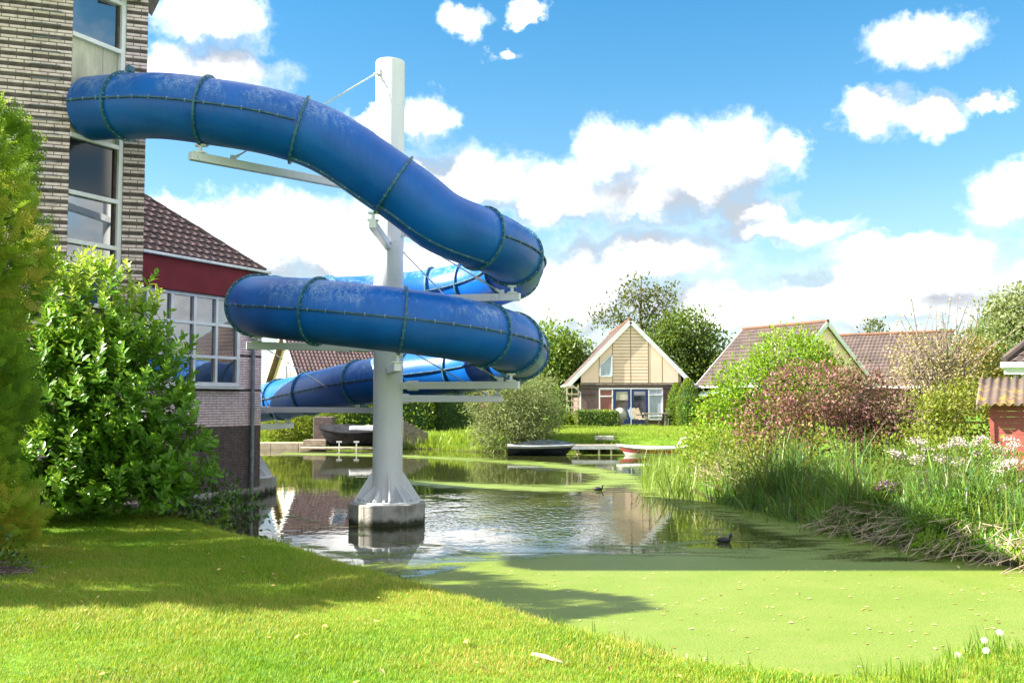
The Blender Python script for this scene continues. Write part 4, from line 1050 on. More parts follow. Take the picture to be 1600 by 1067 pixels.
for sy in (0,.4): MB().tube([c+Vector((.25,sy,-.4)), c+Vector((.25,sy,.25)), c+Vector((.1,sy,.42)), c+Vector((-.12,sy,.36)), c+Vector((-.3,sy,.05))], .017, 7).build('rail', M['white'], Ld, smooth=True)
Dr = thing('drain_box', 'small pale drain block in the far grass bank', 'drain', (at(945,685,40).x,40.2,.35)); MB().box((Dr.location.x,40.2,at(945,684,40.2).z), (.75,.4,.16)).build('block', M['concrete'], Dr, bevel=.02)
# ------------------------------------------------------------------ plants
LEAF6 = (np.array([(0,0,0),(.24,.36,.06),(.21,.72,.04),(0,1,-.06),(-.21,.72,.04),(-.24,.36,.06)]), [np.array([[0,1,2,3],[0,3,4,5]])])
NARROW = (np.array([(0,0,0),(.09,.35,.03),(.07,.7,.0),(0,1,-.10),(-.07,.7,.0),(-.09,.35,.03)]), [np.array([[0,1,2,3],[0,3,4,5]])])
OVAL4 = (np.array([(0,0,0),(.30,.5,.08),(0,1,-.03),(-.30,.5,.08)]), [np.array([[0,1,2],[0,2,3]])])
TPL = {'leaf': LEAF6, 'narrow': NARROW, 'oval': OVAL4}
def crown_points(lobes, n, inner=.55):
    L = np.array(lobes, float); area = (L[:,3]*L[:,4]+L[:,4]*L[:,5]+L[:,3]*L[:,5]); pick = rng.choice(len(L), n, p=area/area.sum())
    u = unit(n); rr = inner + (1-inner)*rng.random(n)**.55
    P = L[pick,:3] + u*L[pick,3:]*rr[:,None]; N = u/L[pick,3:]; N /= np.linalg.norm(N, axis=1, keepdims=True)
    return P, N
def foliage(name, parent, lobes, clumps, per, size, mt, cr=.16, tpl='oval', upb=.35, rand=.7, inner=.55, zmin=.1, droop=0.0, rshift=None):
    C, N = crown_points(lobes, clumps, inner); k = C[:,2] > zmin; C, N = C[k], N[k]
    P = np.repeat(C, per, 0) + rng.normal(size=(len(C)*per, 3))*cr; Nn = np.repeat(N, per, 0); n = len(P)
    d = Nn + rng.normal(size=(n,3))*rand + np.array([0,0,upb-droop]); hint = unit(n)*.8 + Nn*.5 + np.array([0,0,.9])
    V, F = scat(*TPL[tpl], P, frames(d, hint), rng.uniform(.65, 1.2, n)*size)
    r = np.repeat(np.clip(np.repeat(rng.random(len(C)), per)*.55 + rng.random(n)*.45, 0, 1), 1)
    if rshift is not None: r = np.clip(r + rshift(P), 0, 1)
    kk = len(TPL[tpl][0])
    o = obj_from(name, np_mesh(name, V - np.array(origin(parent)), F, rnd=np.repeat(r, kk)), mt, parent)
    return o
def limbs(parent, base, lobes, r, mt=None, trunk_top=None, twigs=0, tw_len=.5):
    base = Vector(base); cz = sum(l[2] for l in lobes)/len(lobes); cx = sum(l[0] for l in lobes)/len(lobes); cy = sum(l[1] for l in lobes)/len(lobes)
    top = Vector(trunk_top) if trunk_top else Vector((cx, cy, cz)); fork = base.lerp(top, .45)
    m = MB(); pts = [base+Vector((0,0,-.1)), base.lerp(top,.25)+Vector((random.uniform(-.05,.05),)*2+(0,)), fork, base.lerp(top,.75), top]
    m.tube(pts, [r, r*.85, r*.68, r*.45, r*.18], 9); m.build('trunk', mt or M['bark'], parent, smooth=True)
    for l in lobes:
        e = Vector(l[:3])+Vector((0,0,l[5]*.3)); f = base.lerp(top, random.uniform(.35,.7)); mid = f.lerp(e,.5)+Vector((random.gauss(0,.08),random.gauss(0,.08),random.gauss(0,.05)))
        lm = MB().tube([f, mid, e], [r*.42, r*.28, r*.08], 7); 
        for _ in range(twigs):
            q = mid.lerp(e, random.random()); v = Vector(unit(1)[0])*tw_len; v.z = abs(v.z)
            lm.tube([q, q+v*.5+Vector((0,0,.03)), q+v], [r*.10, r*.06, r*.02], 5)
        lm.build('limb', mt or M['bark'], parent, smooth=True)
def plant(name, label, cat, base, lobes, clumps, per, size, mt, r=.05, group=None, **kw):
    T = thing(name, label, cat, base, group); tw = kw.pop('twigs', 0); tl = kw.pop('tw_len', .5); tt = kw.pop('trunk_top', None); bk = kw.pop('bark', None)
    limbs(T, base, lobes, r, bk, tt, tw, tl); foliage('crown' if cat == 'tree' else 'foliage', T, lobes, clumps, per, size, mt, **kw)
    return T
def gz(x, y): return float(ground_z(np.array([x]), np.array([y]))[0])
L_thuja = leafmat('thuja_scale', [(.07,.18,.015),(.14,.28,.02),(.26,.40,.03),(.42,.36,.05)], rough=.6, trans=.5, nscale=2.2, namp=.6)
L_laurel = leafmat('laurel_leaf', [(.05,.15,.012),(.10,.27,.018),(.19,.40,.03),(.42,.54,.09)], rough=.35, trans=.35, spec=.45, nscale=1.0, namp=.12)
L_dark = leafmat('ivy_leaf', [(0.025,0.075,0.017),(0.051,0.127,0.021),(0.085,0.186,0.034)], rough=.3, trans=.2)
L_lime = leafmat('lime_leaf', [(0.112,0.225,0.013),(0.188,0.338,0.015),(0.288,0.425,0.031)], rough=.4, trans=.4)
L_purple = leafmat('purple_leaf', [(.075,.025,.035),(.17,.06,.075),(.30,.14,.13),(.24,.25,.06)], rough=.5, trans=.3, nscale=1.6, namp=.6)
L_mauve = leafmat('dark_purple_leaf', [(0.063,0.031,0.039),(0.126,0.056,0.063),(0.210,0.112,0.084)], rough=.5, trans=.25)
L_straw = leafmat('straw_leaf', [(.18,.13,.06),(.33,.26,.13),(.42,.36,.2),(.24,.25,.06)], rough=.7, trans=.25)
L_mid = leafmat('green_leaf', [(0.063,0.133,0.017),(0.112,0.210,0.025),(0.182,0.280,0.042)], rough=.45, trans=.38)
L_yel = leafmat('yellow_green_leaf', [(.10,.15,.015),(.19,.24,.025),(.28,.30,.05)], rough=.5, trans=.4)
L_tree = leafmat('tree_leaf', [(0.041,0.088,0.016),(0.074,0.142,0.024),(0.128,0.209,0.041)], rough=.5, trans=.35, nscale=.5, namp=.4)
L_alder = leafmat('alder_leaf', [(0.036,0.048,0.018),(0.072,0.090,0.024),(0.120,0.132,0.042)], rough=.5, trans=.3)
L_willow = leafmat('willow_leaf', [(0.115,0.149,0.057),(0.196,0.241,0.098),(0.310,0.345,0.172)], rough=.55, trans=.35)
L_hedge = leafmat('hedge_leaf', [(0.068,0.135,0.016),(0.135,0.216,0.020),(0.243,0.311,0.034)], rough=.5, trans=.35)
L_reed = leafmat('reed_leaf', [(0.160,0.128,0.056),(0.047,0.142,0.041),(0.081,0.203,0.047),(0.135,0.270,0.041),(0.230,0.351,0.054)], rough=.45, trans=.35)

# thuja row on the left edge; sprays are flat fans of scales
def spray_tpl():
    V = []; F = []
    def dia(x, y, a, l, w):
        ca, sa = math.cos(a), math.sin(a); n0 = len(V)
        for u, v in ((0,0),(w,l*.5),(0,l),(-w,l*.5)): V.append((x+u*ca+v*sa, y-u*sa+v*ca, .03*math.sin(9*y)))
        F.append((n0,n0+1,n0+2,n0+3))
    for i in range(6):
        y = i*.15; dia(0, y, 0, .24, .035)
        for sg in (-1, 1):
            l = .42*(1-i/7); dia(0, y+.04, sg*.75, l, .035); dia(sg*.2*(1-i/7), y+.17, sg*.35, l*.6, .032)
    return np.array(V), [np.array(F)]
SPR = spray_tpl()
def thuja(label, x, y, rad, h, n, size, shape=None):
    z0 = gz(x, y); T = thing('thuja', label, 'conifer', (x, y, z0), 'thuja row')
    MB().tube([(x,y,z0-.1),(x,y,z0+h*.5),(x,y,z0+h*.96)], [.11,.08,.02], 8).build('trunk', M['bark'], T, smooth=True)
    q = rng.random(n); a = rng.uniform(0, 2*math.pi, n); prof = np.clip(np.minimum(1, (1.02-q)*6)**.5, 0, 1)*(.86+.14*np.sin(q*21+a*2)+.10*np.sin(q*9+a*3))
    rr = rad*prof*(1-.35*rng.random(n)**2); P = np.stack([x+rr*np.cos(a), y+rr*np.sin(a), z0+.12+q*h], 1)
    out = np.stack([np.cos(a), np.sin(a), np.zeros(n)], 1); d = out*.75 + np.array([0,0,.55]) + rng.normal(size=(n,3))*.38
    tang = np.cross(out, [0,0,1.]) + rng.normal(size=(n,3))*.5
    V, F = scat(*SPR, P - d*.0, frames(d, tang), rng.uniform(.7,1.2,n)*size)
    r = np.clip(rng.random(n)*.5 + .5*(np.sin(P[:,2]*2.3+a*2)*.5+.5), 0, 1)
    obj_from('foliage', np_mesh('foliage', V-np.array(T.location), F, rnd=np.repeat(r, len(SPR[0]))), L_thuja, T)
thuja('yellow green thuja column at the left edge before the laurel', -5.64, 9.6, .93, 4.5, 5600, .23)
thuja('nearer thuja of the row just outside the left edge', -6.75, 8.6, 1.15, 4.3, 1900, .42)
thuja('farther thuja of the row just outside the left edge', -7.0, 10.75, 1.1, 4.3, 1900, .42)

# cherry laurel: whorls of leaves on upright shoots
lb = (-5.55,13.35,gz(-5.55,13.35)); lau = thing('cherry_laurel', 'big glossy cherry laurel bush in front of the brick tower', 'bush', lb)
lobes = [(-5.95,13.45,3.15,.72,.65,.80),(-5.45,13.4,3.05,.68,.65,.80),(-6.35,13.4,2.5,.6,.6,.9),(-5.05,13.35,2.35,.7,.65,.75),(-5.45,13.2,2.1,1.05,.85,.85),(-5.05,13.25,1.65,.95,.75,.75),(-5.9,13.2,1.5,.85,.8,.9),(-4.85,13.3,1.2,.85,.7,.55),(-5.5,13.0,1.2,.95,.75,.65),(-5.75,12.95,.85,.75,.5,.45),(-5.0,13.0,.85,.8,.5,.45),(-6.2,13.2,2.2,.5,.5,.9)]
limbs(lau, lb, lobes, .10, twigs=3, tw_len=.5)
C, N = crown_points(lobes, 1700, .66); kz = (C[:,2] > .55); C, N = C[kz], N[kz]; ns = len(C); per = 11
ax = N*.75 + rng.normal(size=(ns,3))*.3 + np.array([0,0,.95]); ax /= np.linalg.norm(ax, axis=1, keepdims=True)
sl_ = rng.uniform(.16,.30,ns)
j = np.arange(per); t_ = (j+1)/per
A_ = np.repeat(ax, per, 0); base_ = np.repeat(C, per, 0) + A_*(np.tile(t_, ns)*np.repeat(sl_, per))[:,None]
e1 = np.cross(ax, np.tile([[.3,.9,.1]], (ns,1))); e1 /= np.linalg.norm(e1, axis=1, keepdims=True); e2 = np.cross(ax, e1)
ph = np.tile(j*2.4, ns) + np.repeat(rng.uniform(0,6.28,ns), per); ph += rng.normal(size=len(ph))*.2
rad_ = np.repeat(e1, per, 0)*np.cos(ph)[:,None] + np.repeat(e2, per, 0)*np.sin(ph)[:,None]
openn = (1.5 - 1.0*np.tile(t_, ns))[:,None]
d = A_*.75 + rad_*openn + rng.normal(size=A_.shape)*.12; hint = A_*1.0 - rad_*.35
sz = rng.uniform(.075,.165,len(d))*(1.1-.35*np.tile(t_, ns))
Rl = frames(d, hint)
topness = np.clip((base_[:,2]-2.7)/1.2, 0, 1)  # sunlit top put into the leaf colour, along with paler new growth
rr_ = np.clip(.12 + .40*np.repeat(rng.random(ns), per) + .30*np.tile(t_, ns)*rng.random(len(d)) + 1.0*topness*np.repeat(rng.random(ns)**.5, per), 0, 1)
# the 300 nearest big leaves are picked apart, the rest is one part
near = (C[:,1] < 12.75) ; cand = np.where(np.repeat(near, per) & (sz > .10))[0]; rng.shuffle(cand); cand = cand[:300]
rest_ = np.ones(len(d), bool); rest_[cand] = False
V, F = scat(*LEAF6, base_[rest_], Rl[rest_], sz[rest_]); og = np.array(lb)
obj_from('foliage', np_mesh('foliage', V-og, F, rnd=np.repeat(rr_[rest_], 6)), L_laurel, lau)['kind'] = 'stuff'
lms = []
for k in range(6):
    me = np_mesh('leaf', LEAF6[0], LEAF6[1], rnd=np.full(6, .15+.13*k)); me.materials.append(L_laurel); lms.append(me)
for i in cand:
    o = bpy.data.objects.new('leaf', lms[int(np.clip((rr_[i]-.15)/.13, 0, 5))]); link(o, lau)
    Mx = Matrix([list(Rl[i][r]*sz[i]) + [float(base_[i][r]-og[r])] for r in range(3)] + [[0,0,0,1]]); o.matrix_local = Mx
plant('ivy_shrub', 'low dark leafy shrub under the laurel at the water', 'shrub', (-4.35,14.2,.25), [(-4.35,14.2,.55,.55,.45,.4),(-4.0,14.5,.35,.4,.3,.28),(-4.8,14.0,.5,.5,.4,.35)], 150, 7, .10, L_dark, r=.03, tpl='leaf', cr=.1)
plant('leafy_seedling', 'small bright leafy plant at the lawn edge below the hall', 'plant', (-4.0,13.35,.3), [(-4.0,13.35,.5,.28,.22,.22)], 26, 6, .08, L_mid, r=.012, tpl='leaf', cr=.06)
plant('ground_cover', 'bluish low shrub at the foot of the thuja', 'shrub', (-4.72,9.3,.45), [(-4.75,9.25,.62,.22,.25,.2),(-4.9,9.6,.6,.25,.25,.22)], 50, 6, .05, L_dark, r=.012, cr=.05)
# bare soil and twigs under the thuja
m = MB(); 
for _ in range(80):
    x, y = random.gauss(-4.75,.22), random.gauss(9.0,.3); a = random.uniform(0,3.14); l = random.uniform(.06,.22)
    z = gz(x,y)+random.uniform(.01,.09); m.tube([(x,y,z),(x+l*math.cos(a),y+l*math.sin(a),z+random.uniform(-.03,.05))], .004, 5)
o = m.build('dead_twigs', M['twig']); tag(o, 'brown dead twigs heaped below the thuja', 'twigs', kind='stuff')
m = MB(); m.lathe((-4.85,9.1,gz(-4.85,9.1)-.04), [(.62,0),(.5,.05),(.3,.085),(.0,.10)], 20)
o = m.build('soil_patch', mat('soil', (.075,.05,.035), (.04,.028,.02), 9, rough=.98, bump=.8), smooth=True); tag(o, 'patch of bare brown soil at the left edge of the lawn', 'soil')
o = MB().tube([(at(833,1030,6.1).x,6.32,.49),(at(852,1030,6.1).x,6.22,.50),(at(880,1036,6.1).x,6.12,.49)], [.012,.016,.008], 7).build('fallen_stick', M['pale_wood'], smooth=True); tag(o, 'pale dry stick lying on the yellowed lawn', 'stick')

n = 170
P = np.stack([rng.uniform(-5, 2.4, n), rng.uniform(5.2, 12.5, n), np.zeros(n)], 1); P = P[sdist(P[:,0], P[:,1]) > .25]; n = len(P); P[:,2] = ground_z(P[:,0], P[:,1])+.05
V, F = scat(*OVAL4, P, frames(unit(n)*np.array([1,1,.3]), unit(n)*.4+np.array([0,0,1.])), rng.uniform(.03,.07,n))
tag(obj_from('lawn_leaves', np_mesh('lawn_leaves', V, F, rnd=np.repeat(rng.random(n)*.6,4)), M['fallen']), 'brown fallen leaves strewn over the lawn', 'leaves', kind='stuff')
# weeds along the near edge
for px, py, Y, h, lab in ((905,975,7.9,.26,'dark weed sprig at the bank end of the lawn shadow'),(1090,1010,6.95,.30,'tallest dark pointed weed at the near water edge'),(1115,1018,6.85,.22,'dark weed just right of the tallest pointed one'),(1215,1045,6.6,.2,'broad leaved weed at the lowest dip of the bank'),(770,955,8.75,.22,'small weed where the lawn shadow meets the duckweed'),(1005,1015,7.3,.15,'low broad weed left of the tallest pointed weed'),(440,838,12.6,.35,'leafy weed on the bank left of the concrete footing'),(620,885,10.8,.18,'thin weed on the bank below the white post')):
    p = at(px, py, Y); z0 = max(gz(p.x, Y), .02); T = thing('bank_weed', lab, 'weed', (p.x, Y, z0), 'weeds along the near bank')
    MB().tube([(p.x,Y,z0-.05),(p.x+.01,Y,z0+h*.6),(p.x+.03,Y,z0+h)], [.006,.004,.002], 5).build('stem', L_dark, T)
    n = 12; q = rng.random(n); P_ = np.stack([p.x+.01*q, np.full(n, Y), z0+h*q], 1); dd = unit(n); dd[:,2] = np.abs(dd[:,2])+.4
    V, F = scat(*LEAF6, P_, frames(dd, unit(n)+np.array([0,0,1.])), rng.uniform(.05,.11,n)*(1.2-q*.6)); obj_from('leaves', np_mesh('leaves', V-np.array(T.location), F, rnd=np.repeat(rng.random(n),6)), L_mid, T)
# dandelion clocks
dl = mat('dandelion_down', (.75,.75,.72), rough=.9)
for px, py, Y, lab in ((1497,1023,6.35,'lowest dandelion clock, nearest the water'),(1538,1000,6.5,'left of the two upper dandelion clocks'),(1541,1016,6.3,'dandelion clock just below another one'),(1562,988,6.5,'highest and rightmost dandelion clock')):
    p = at(px, py, Y); T = thing('dandelion', lab, 'dandelion', (p.x, Y, gz(p.x,Y)), 'dandelion clocks in the corner')
    MB().tube([(p.x-.01,Y,gz(p.x,Y)-.03),(p.x,Y,p.z)], .0035, 6).build('stem', L_mid, T)
    n = 260; u = unit(n); V, F = scat(np.array([(-.004,0,0),(.004,0,0),(.005,1,0),(-.005,1,0),(-.16,1,0),(.16,1,0),(0,1.02,.1)])*np.array([1,1,1]), [np.array([[0,1,2,3]]), np.array([[4,5,6]])], np.tile(np.array([p])*1.0, (n,1)), frames(u, unit(n)), np.full(n,.021))
    obj_from('seed_head', np_mesh('seed_head', V-np.array(T.location), F), dl, T)

# coots: one continuous body, white shield and bill as parts
def coot(label, px, py, sc, face):
    p = atz(px, py, 0); T = thing('coot', label, 'bird', (p.x, p.y, 0), 'coots on the pond')
    body = [(-.20,.055,.012),(-.165,.06,.042),(-.10,.055,.075),(-.02,.05,.088),(.06,.05,.078),(.11,.06,.055),(.135,.10,.038),(.145,.145,.034),(.155,.175,.036),(.178,.185,.030),(.198,.178,.014)]
    pts = [Vector((p.x+face*x*sc, p.y, z*sc)) for x, z, r in body]
    MB().tube(pts, [r*sc for *_, r in body], 14).build('body', mat('coot_black', (.012,.012,.015), rough=.55), T, smooth=True)
    MB().tube([Vector((p.x+face*.190*sc,p.y,.188*sc)), Vector((p.x+face*.205*sc,p.y,.172*sc)), Vector((p.x+face*.232*sc,p.y,.160*sc))], [.010*sc,.011*sc,.003*sc], 8).build('bill', M['white'], T, smooth=True)
    MB().tube([Vector((p.x-face*.18*sc,p.y,.06*sc)), Vector((p.x-face*.235*sc,p.y,.075*sc))], [.02*sc,.006*sc], 8).build('tail', mat('coot_tail', (.015,.014,.015), rough=.6), T)
coot('black coot swimming near the reed bank', 1132, 847, .60, 1)
coot('second tiny coot beyond the shaded duckweed', 935, 766, .62, 1)

# ------------------------------------------------------------------ right bank
def lb_(px, py, Y, hw, hh, dep=None):
    """lobe at a photo position: half sizes given in photo pixels"""
    p = at(px, py, Y); k = Y/1555.6; return (p.x, Y, p.z, hw*k, (dep or hw*k*.8), hh*k)
Y = 24.5
plant('privet_bush', 'tall lime green bush in front of the brown roofed house', 'bush', (at(1200,700,Y).x, Y, .5), [lb_(1235,565,Y,62,45),(lb_(1180,610,Y,62,48)),lb_(1265,600,Y,60,50),lb_(1140,660,Y,52,60),lb_(1110,715,Y-1,45,45),lb_(1210,670,Y,70,60)], 1900, 10, .10, L_lime, r=.09, cr=.16, upb=.6)
Y = 20.5
plant('purple_shrub', 'large purple and tan leaved shrub on the right bank', 'shrub', (at(1250,740,Y).x, Y, .45), [lb_(1270,610,Y,75,45),lb_(1340,625,Y,50,55),lb_(1210,665,Y,58,55),lb_(1280,690,Y,85,62),lb_(1195,735,Y,45,40),lb_(1350,700,Y,55,60)], 1200, 9, .085, L_purple, r=.07, cr=.11, twigs=4)
Y = 20.0
plant('purple_shrub', 'smaller dark purple shrub right of the large purple one', 'shrub', (at(1385,720,Y).x, Y, .5), [lb_(1390,640,Y,38,42),lb_(1375,685,Y,45,45)], 320, 9, .085, L_mauve, r=.04, cr=.11, twigs=2)
Y = 21.5
plant('leafy_weeds', 'yellow green bramble patch between the purple shrub and shed', 'bush', (at(1470,700,Y).x, Y, .5), [lb_(1440,665,Y,60,45),lb_(1505,650,Y,55,50),lb_(1420,710,Y-2,60,38),lb_(1490,720,Y-3,75,32)], 700, 9, .10, L_yel, r=.03, cr=.14)
Y = 22.5
lo = [lb_(1450,600,Y,60,45),lb_(1490,590,Y,50,52),lb_(1430,560,Y,40,40),lb_(1465,640,Y,65,40)]
bs = plant('bare_shrub', 'straw coloured half bare shrub with thin upright twigs', 'shrub', (at(1470,690,Y).x, Y, .5), lo, 620, 7, .075, L_straw, r=.06, cr=.13, twigs=6, tw_len=.7, bark=M['twig'])
tp, tr_ = [], []
m = MB()
for k in range(46):
    a0 = at(random.gauss(1466,26), random.uniform(585,620), Y); e_ = at(random.gauss(1470,48), random.uniform(462,560), Y); e_.y += random.uniform(-.6,.6); md_ = a0.lerp(e_, .55)+Vector((random.gauss(0,.08),0,0))
    m.tube([a0, md_, e_], [.016,.012,.006], 5); tp += [e_, md_.lerp(e_, .5), md_.lerp(e_,.8)]
m.build('twig', M['twig'], bs)
tp = np.array([list(v) for v in tp]); V, F = scat(*OVAL4, tp+rng.normal(size=tp.shape)*.04, frames(unit(len(tp)), unit(len(tp))), np.full(len(tp), .075)); obj_from('dry_leaves', np_mesh('dry_leaves', V-np.array(bs.location), F, rnd=rng.random(len(V))), L_straw, bs)
Y = 32
plant('rowan_shrub', 'orange tinged shrub above the plank shed', 'shrub', (at(1560,640,Y).x, Y, .5), [lb_(1530,575,Y,35,40),lb_(1515,550,Y,26,28),lb_(1535,610,Y,45,40)], 420, 8, .12, leafmat('rusty_leaf', [(.07,.10,.015),(.15,.16,.03),(.25,.14,.04),(.20,.20,.04)]), r=.06, cr=.15)
# reed bed
BLD = []
def arc_blade(seg=5, bend=.35):
    V = []
    for i in range(seg):
        f = i/seg; w_ = .5*(.55+.9*f*(1-f)*2)*(1-.2*f); y = bend*f*f; z = f*(1-.18*bend*f); V += [(-w_, y, z), (w_, y, z)]
    V.append((0, bend, 1-.18*bend)); Q = [(2*i,2*i+1,2*i+3,2*i+2) for i in range(seg-1)]
    return np.array(V), [np.array(Q), np.array([[2*seg-2,2*seg-1,2*seg]])]
def reeds(name, P, h, w_, mt, label, cat, lean=.18, parent=None):
    n = len(P); parts_V = []; parts_F = [[], []]; rn = []; off = 0
    for bend in (.12,.38,.7):
        k = rng.random(n) < .4; q = P[k]; m_ = len(q)
        if not m_: continue
        T_ = arc_blade(5, bend); hh = h[k]*rng.uniform(.75,1.1,m_)
        a = rng.uniform(0,2*math.pi,m_); zax = np.stack([rng.normal(size=m_)*lean, rng.normal(size=m_)*lean, np.ones(m_)],1); zax /= np.linalg.norm(zax,axis=1,keepdims=True)
        hv = np.stack([np.cos(a), np.sin(a), np.zeros(m_)],1); x = np.cross(hv, zax); x /= np.linalg.norm(x,axis=1,keepdims=True); y = np.cross(zax, x)
        V, F = scat(*T_, q, np.stack([x,y,zax],2), np.stack([np.full(m_,w_)*rng.uniform(.6,1.3,m_), hh, hh],1))
        parts_V.append(V); [parts_F[i].append(F[i]+off) for i in (0,1)]; off += len(V); rn.append(np.repeat(rng.random(m_), len(T_[0])))
    V = np.concatenate(parts_V); F = [np.concatenate(parts_F[0]), np.concatenate(parts_F[1])]
    if parent: V = V - np.array(origin(parent))
    o = obj_from(name, np_mesh(name, V, F, rnd=np.concatenate(rn)), mt, parent); 
    return tag(o, label, cat, kind='stuff') if not parent else o
def bank_pts(n, y0, y1, d0, d1, x0=2.5, x1=9, f=None):
    X = rng.uniform(x0, x1, n*14); Yv = rng.uniform(y0, y1, n*14); d_ = sdist(X, Yv); k = (d_ > d0) & (d_ < d1)
    if f is not None: k &= f(X, Yv)
    X, Yv = X[k][:n], Yv[k][:n]; return np.stack([X, Yv, np.maximum(ground_z(X, Yv), -.15)], 1)
P = bank_pts(3400, 12.9, 20.5, -.25, .95); h = rng.uniform(.45,1.2,len(P))*np.where(P[:,1] < 15, .8, 1.0)*np.where(sdist(P[:,0],P[:,1]) < .1, .6, 1)*(.45+.75*np.clip(.5+.6*np.sin(P[:,0]*3.1+1.7*np.sin(P[:,1]*2.3))+.5*np.sin(P[:,1]*4.1), 0, 1))
reeds('reed_bed', P, h, .017, L_reed, 'green reeds standing along the right bank', 'reeds')
P = bank_pts(900, 20, 29, -1.1, .5); reeds('water_reeds', P, rng.uniform(.5,1.15,len(P)), .015, leafmat('pale_reed', [(.10,.18,.02),(.17,.27,.03),(.24,.32,.06)]), 'thin bright reeds in the water left of the purple shrub', 'reeds', lean=.12)
P = bank_pts(260, 13.2, 19.5, -.75, -.1); reeds('sparse_reeds', P, rng.uniform(.2,.5,len(P)), .010, L_reed, 'sparse short reed shoots in the shaded duckweed', 'reeds', lean=.1)
P = bank_pts(70, 11.9, 13.6, -.2, .4, 5.0, 8); reeds('pale_shoots', P, rng.uniform(.5,.95,len(P)), .016, L_yel, 'few pale yellow green reed shoots before the dead reeds', 'reeds', lean=.2)
# dead reeds matted at the water line
P = bank_pts(650, 11.6, 16.2, -.22, .35, 4.6, 9.5); n = len(P); P[:,2] = np.maximum(P[:,2],0)+rng.uniform(.0,.26,n)
dd = np.stack([-.75+rng.normal(size=n)*.6, -.55+rng.normal(size=n)*.6, -.25+rng.normal(size=n)*.25], 1)
ST = (np.array([(-.5,0,0),(.5,0,0),(.5,1,0),(-.5,1,0),(-.5,0,.6),(.5,0,.6),(.5,1,.6),(-.5,1,.6)]), [np.array([[0,1,2,3],[4,5,6,7],[0,4,7,3],[1,5,6,2]])])
V, F = scat(*ST, P, frames(dd, np.tile([[0,0,1.]],(n,1))), np.stack([np.full(n,.010), rng.uniform(.25,.65,n), np.full(n,.010)],1))
tag(obj_from('dead_reeds', np_mesh('dead_reeds', V, F, rnd=np.repeat(rng.random(n),8)), M['straw']), 'matted dead grey straw at the foot of the reeds', 'reeds', kind='stuff')
P = bank_pts(420, 19.5, 24, .0, .9, 3.0, 7); n = len(P); P[:,2] += rng.uniform(.0,.35,n); dd = unit(n); dd[:,2] = np.abs(dd[:,2])*.6
V, F = scat(*ST, P, frames(dd, unit(n)), np.stack([np.full(n,.010), rng.uniform(.25,.6,n), np.full(n,.010)],1))
tag(obj_from('dead_stems', np_mesh('dead_stems', V, F, rnd=np.repeat(rng.random(n),8)), M['straw']), 'tan dead stems below the left end of the purple shrub', 'reeds', kind='stuff')
# willowherb and flowering hemp agrimony
Y = 13.9
plant('willowherb', 'bright narrow leaved green plants above the dead reeds', 'plant', (at(1510,830,Y).x, Y, .3), [lb_(1470,815,Y,42,32),lb_(1520,805,Y,50,40),lb_(1560,830,Y-.4,45,36)], 420, 9, .11, leafmat('willowherb_leaf', [(.06,.16,.02),(.11,.24,.03),(.18,.30,.04)]), r=.012, cr=.09, tpl='narrow', upb=.8)
plant('marsh_tuft', 'yellow green tuft low among the dead reeds', 'plant', (at(1455,860,13.2).x, 13.2, .15), [lb_(1455,855,13.2,30,20)], 90, 9, .06, L_lime, r=.008, cr=.05, tpl='narrow')
L_fl = leafmat('agrimony_flower', [(0.396,0.302,0.288),(0.518,0.432,0.403),(0.576,0.518,0.475)], rough=.8, trans=.2)
OCT = (np.array([(1,0,0),(-1,0,0),(0,1,0),(0,-1,0),(0,0,.8),(0,0,-.5)]), [np.array([[0,2,4],[2,1,4],[1,3,4],[3,0,4],[2,0,5],[1,2,5],[3,1,5],[0,3,5]])])
def agrimony(label, px, py, Y, hw, hh, heads, color=None):
    b0 = at(px, py+hh+30, Y); z0 = gz(b0.x, Y); T = thing('hemp_agrimony', label, 'flowers', (b0.x, Y, z0), 'flowering plants on the right bank')
    foliage('foliage', T, [lb_(px, py+hh*.9, Y, hw, hh*1.2)], 150, 8, .10, L_mid, tpl='narrow', cr=.10)
    st_ = MB(); HP = []
    for _ in range(heads):
        e_ = at(px+random.uniform(-hw,hw), py+random.uniform(-hh,hh*.8), Y+random.uniform(-.4,.4)); st_.tube([(b0.x+random.gauss(0,.15),e_.y,z0-.05),(e_.x-.02,e_.y,e_.z-.3),e_], [.007,.005,.003], 5)
        m_ = 34; HP.append(np.array(e_)+rng.normal(size=(m_,3))*np.array([.060,.060,.024]))
    st_.build('stems', M['bark'], T)
    HP = np.concatenate(HP); n = len(HP); V, F = scat(*OCT, HP, frames(unit(n), unit(n)), rng.uniform(.012,.022,n)); obj_from('flower_heads', np_mesh('flower_heads', V-np.array(T.location), F, rnd=np.repeat(rng.random(n),6)), color or L_fl, T)['kind'] = 'stuff'
agrimony('pale pink flower heads left of the shed below the bramble', 1430, 705, 16.2, 45, 22, 11)
agrimony('dense pale flower heads right below the plank shed', 1530, 708, 15.8, 60, 24, 18)
agrimony('flower heads at the right edge, middle height', 1575, 745, 14.8, 38, 32, 11)
agrimony('flower heads left above the willowherb', 1470, 735, 15.6, 45, 25, 9)
agrimony('lowest pale flower heads beside the willowherb', 1580, 790, 14.2, 22, 12, 6)
agrimony('few violet flower heads amid the reeds', 1400, 762, 15.4, 22, 12, 6, leafmat('violet_flower', [(.16,.07,.15),(.24,.11,.2),(.3,.2,.28)], trans=.2))
plant('bank_shrub', 'dark green undergrowth behind the reeds at the right edge', 'shrub', (8.2,16.2,.5), [(7.6,16.3,.7,1.0,.6,.5),(6.6,16.8,.75,1.0,.6,.5),(8.6,15.8,.7,1.0,.7,.5),(5.9,18.2,.7,.8,.8,.5)], 420, 8, .10, L_mid, r=.02, cr=.13, tpl='narrow')
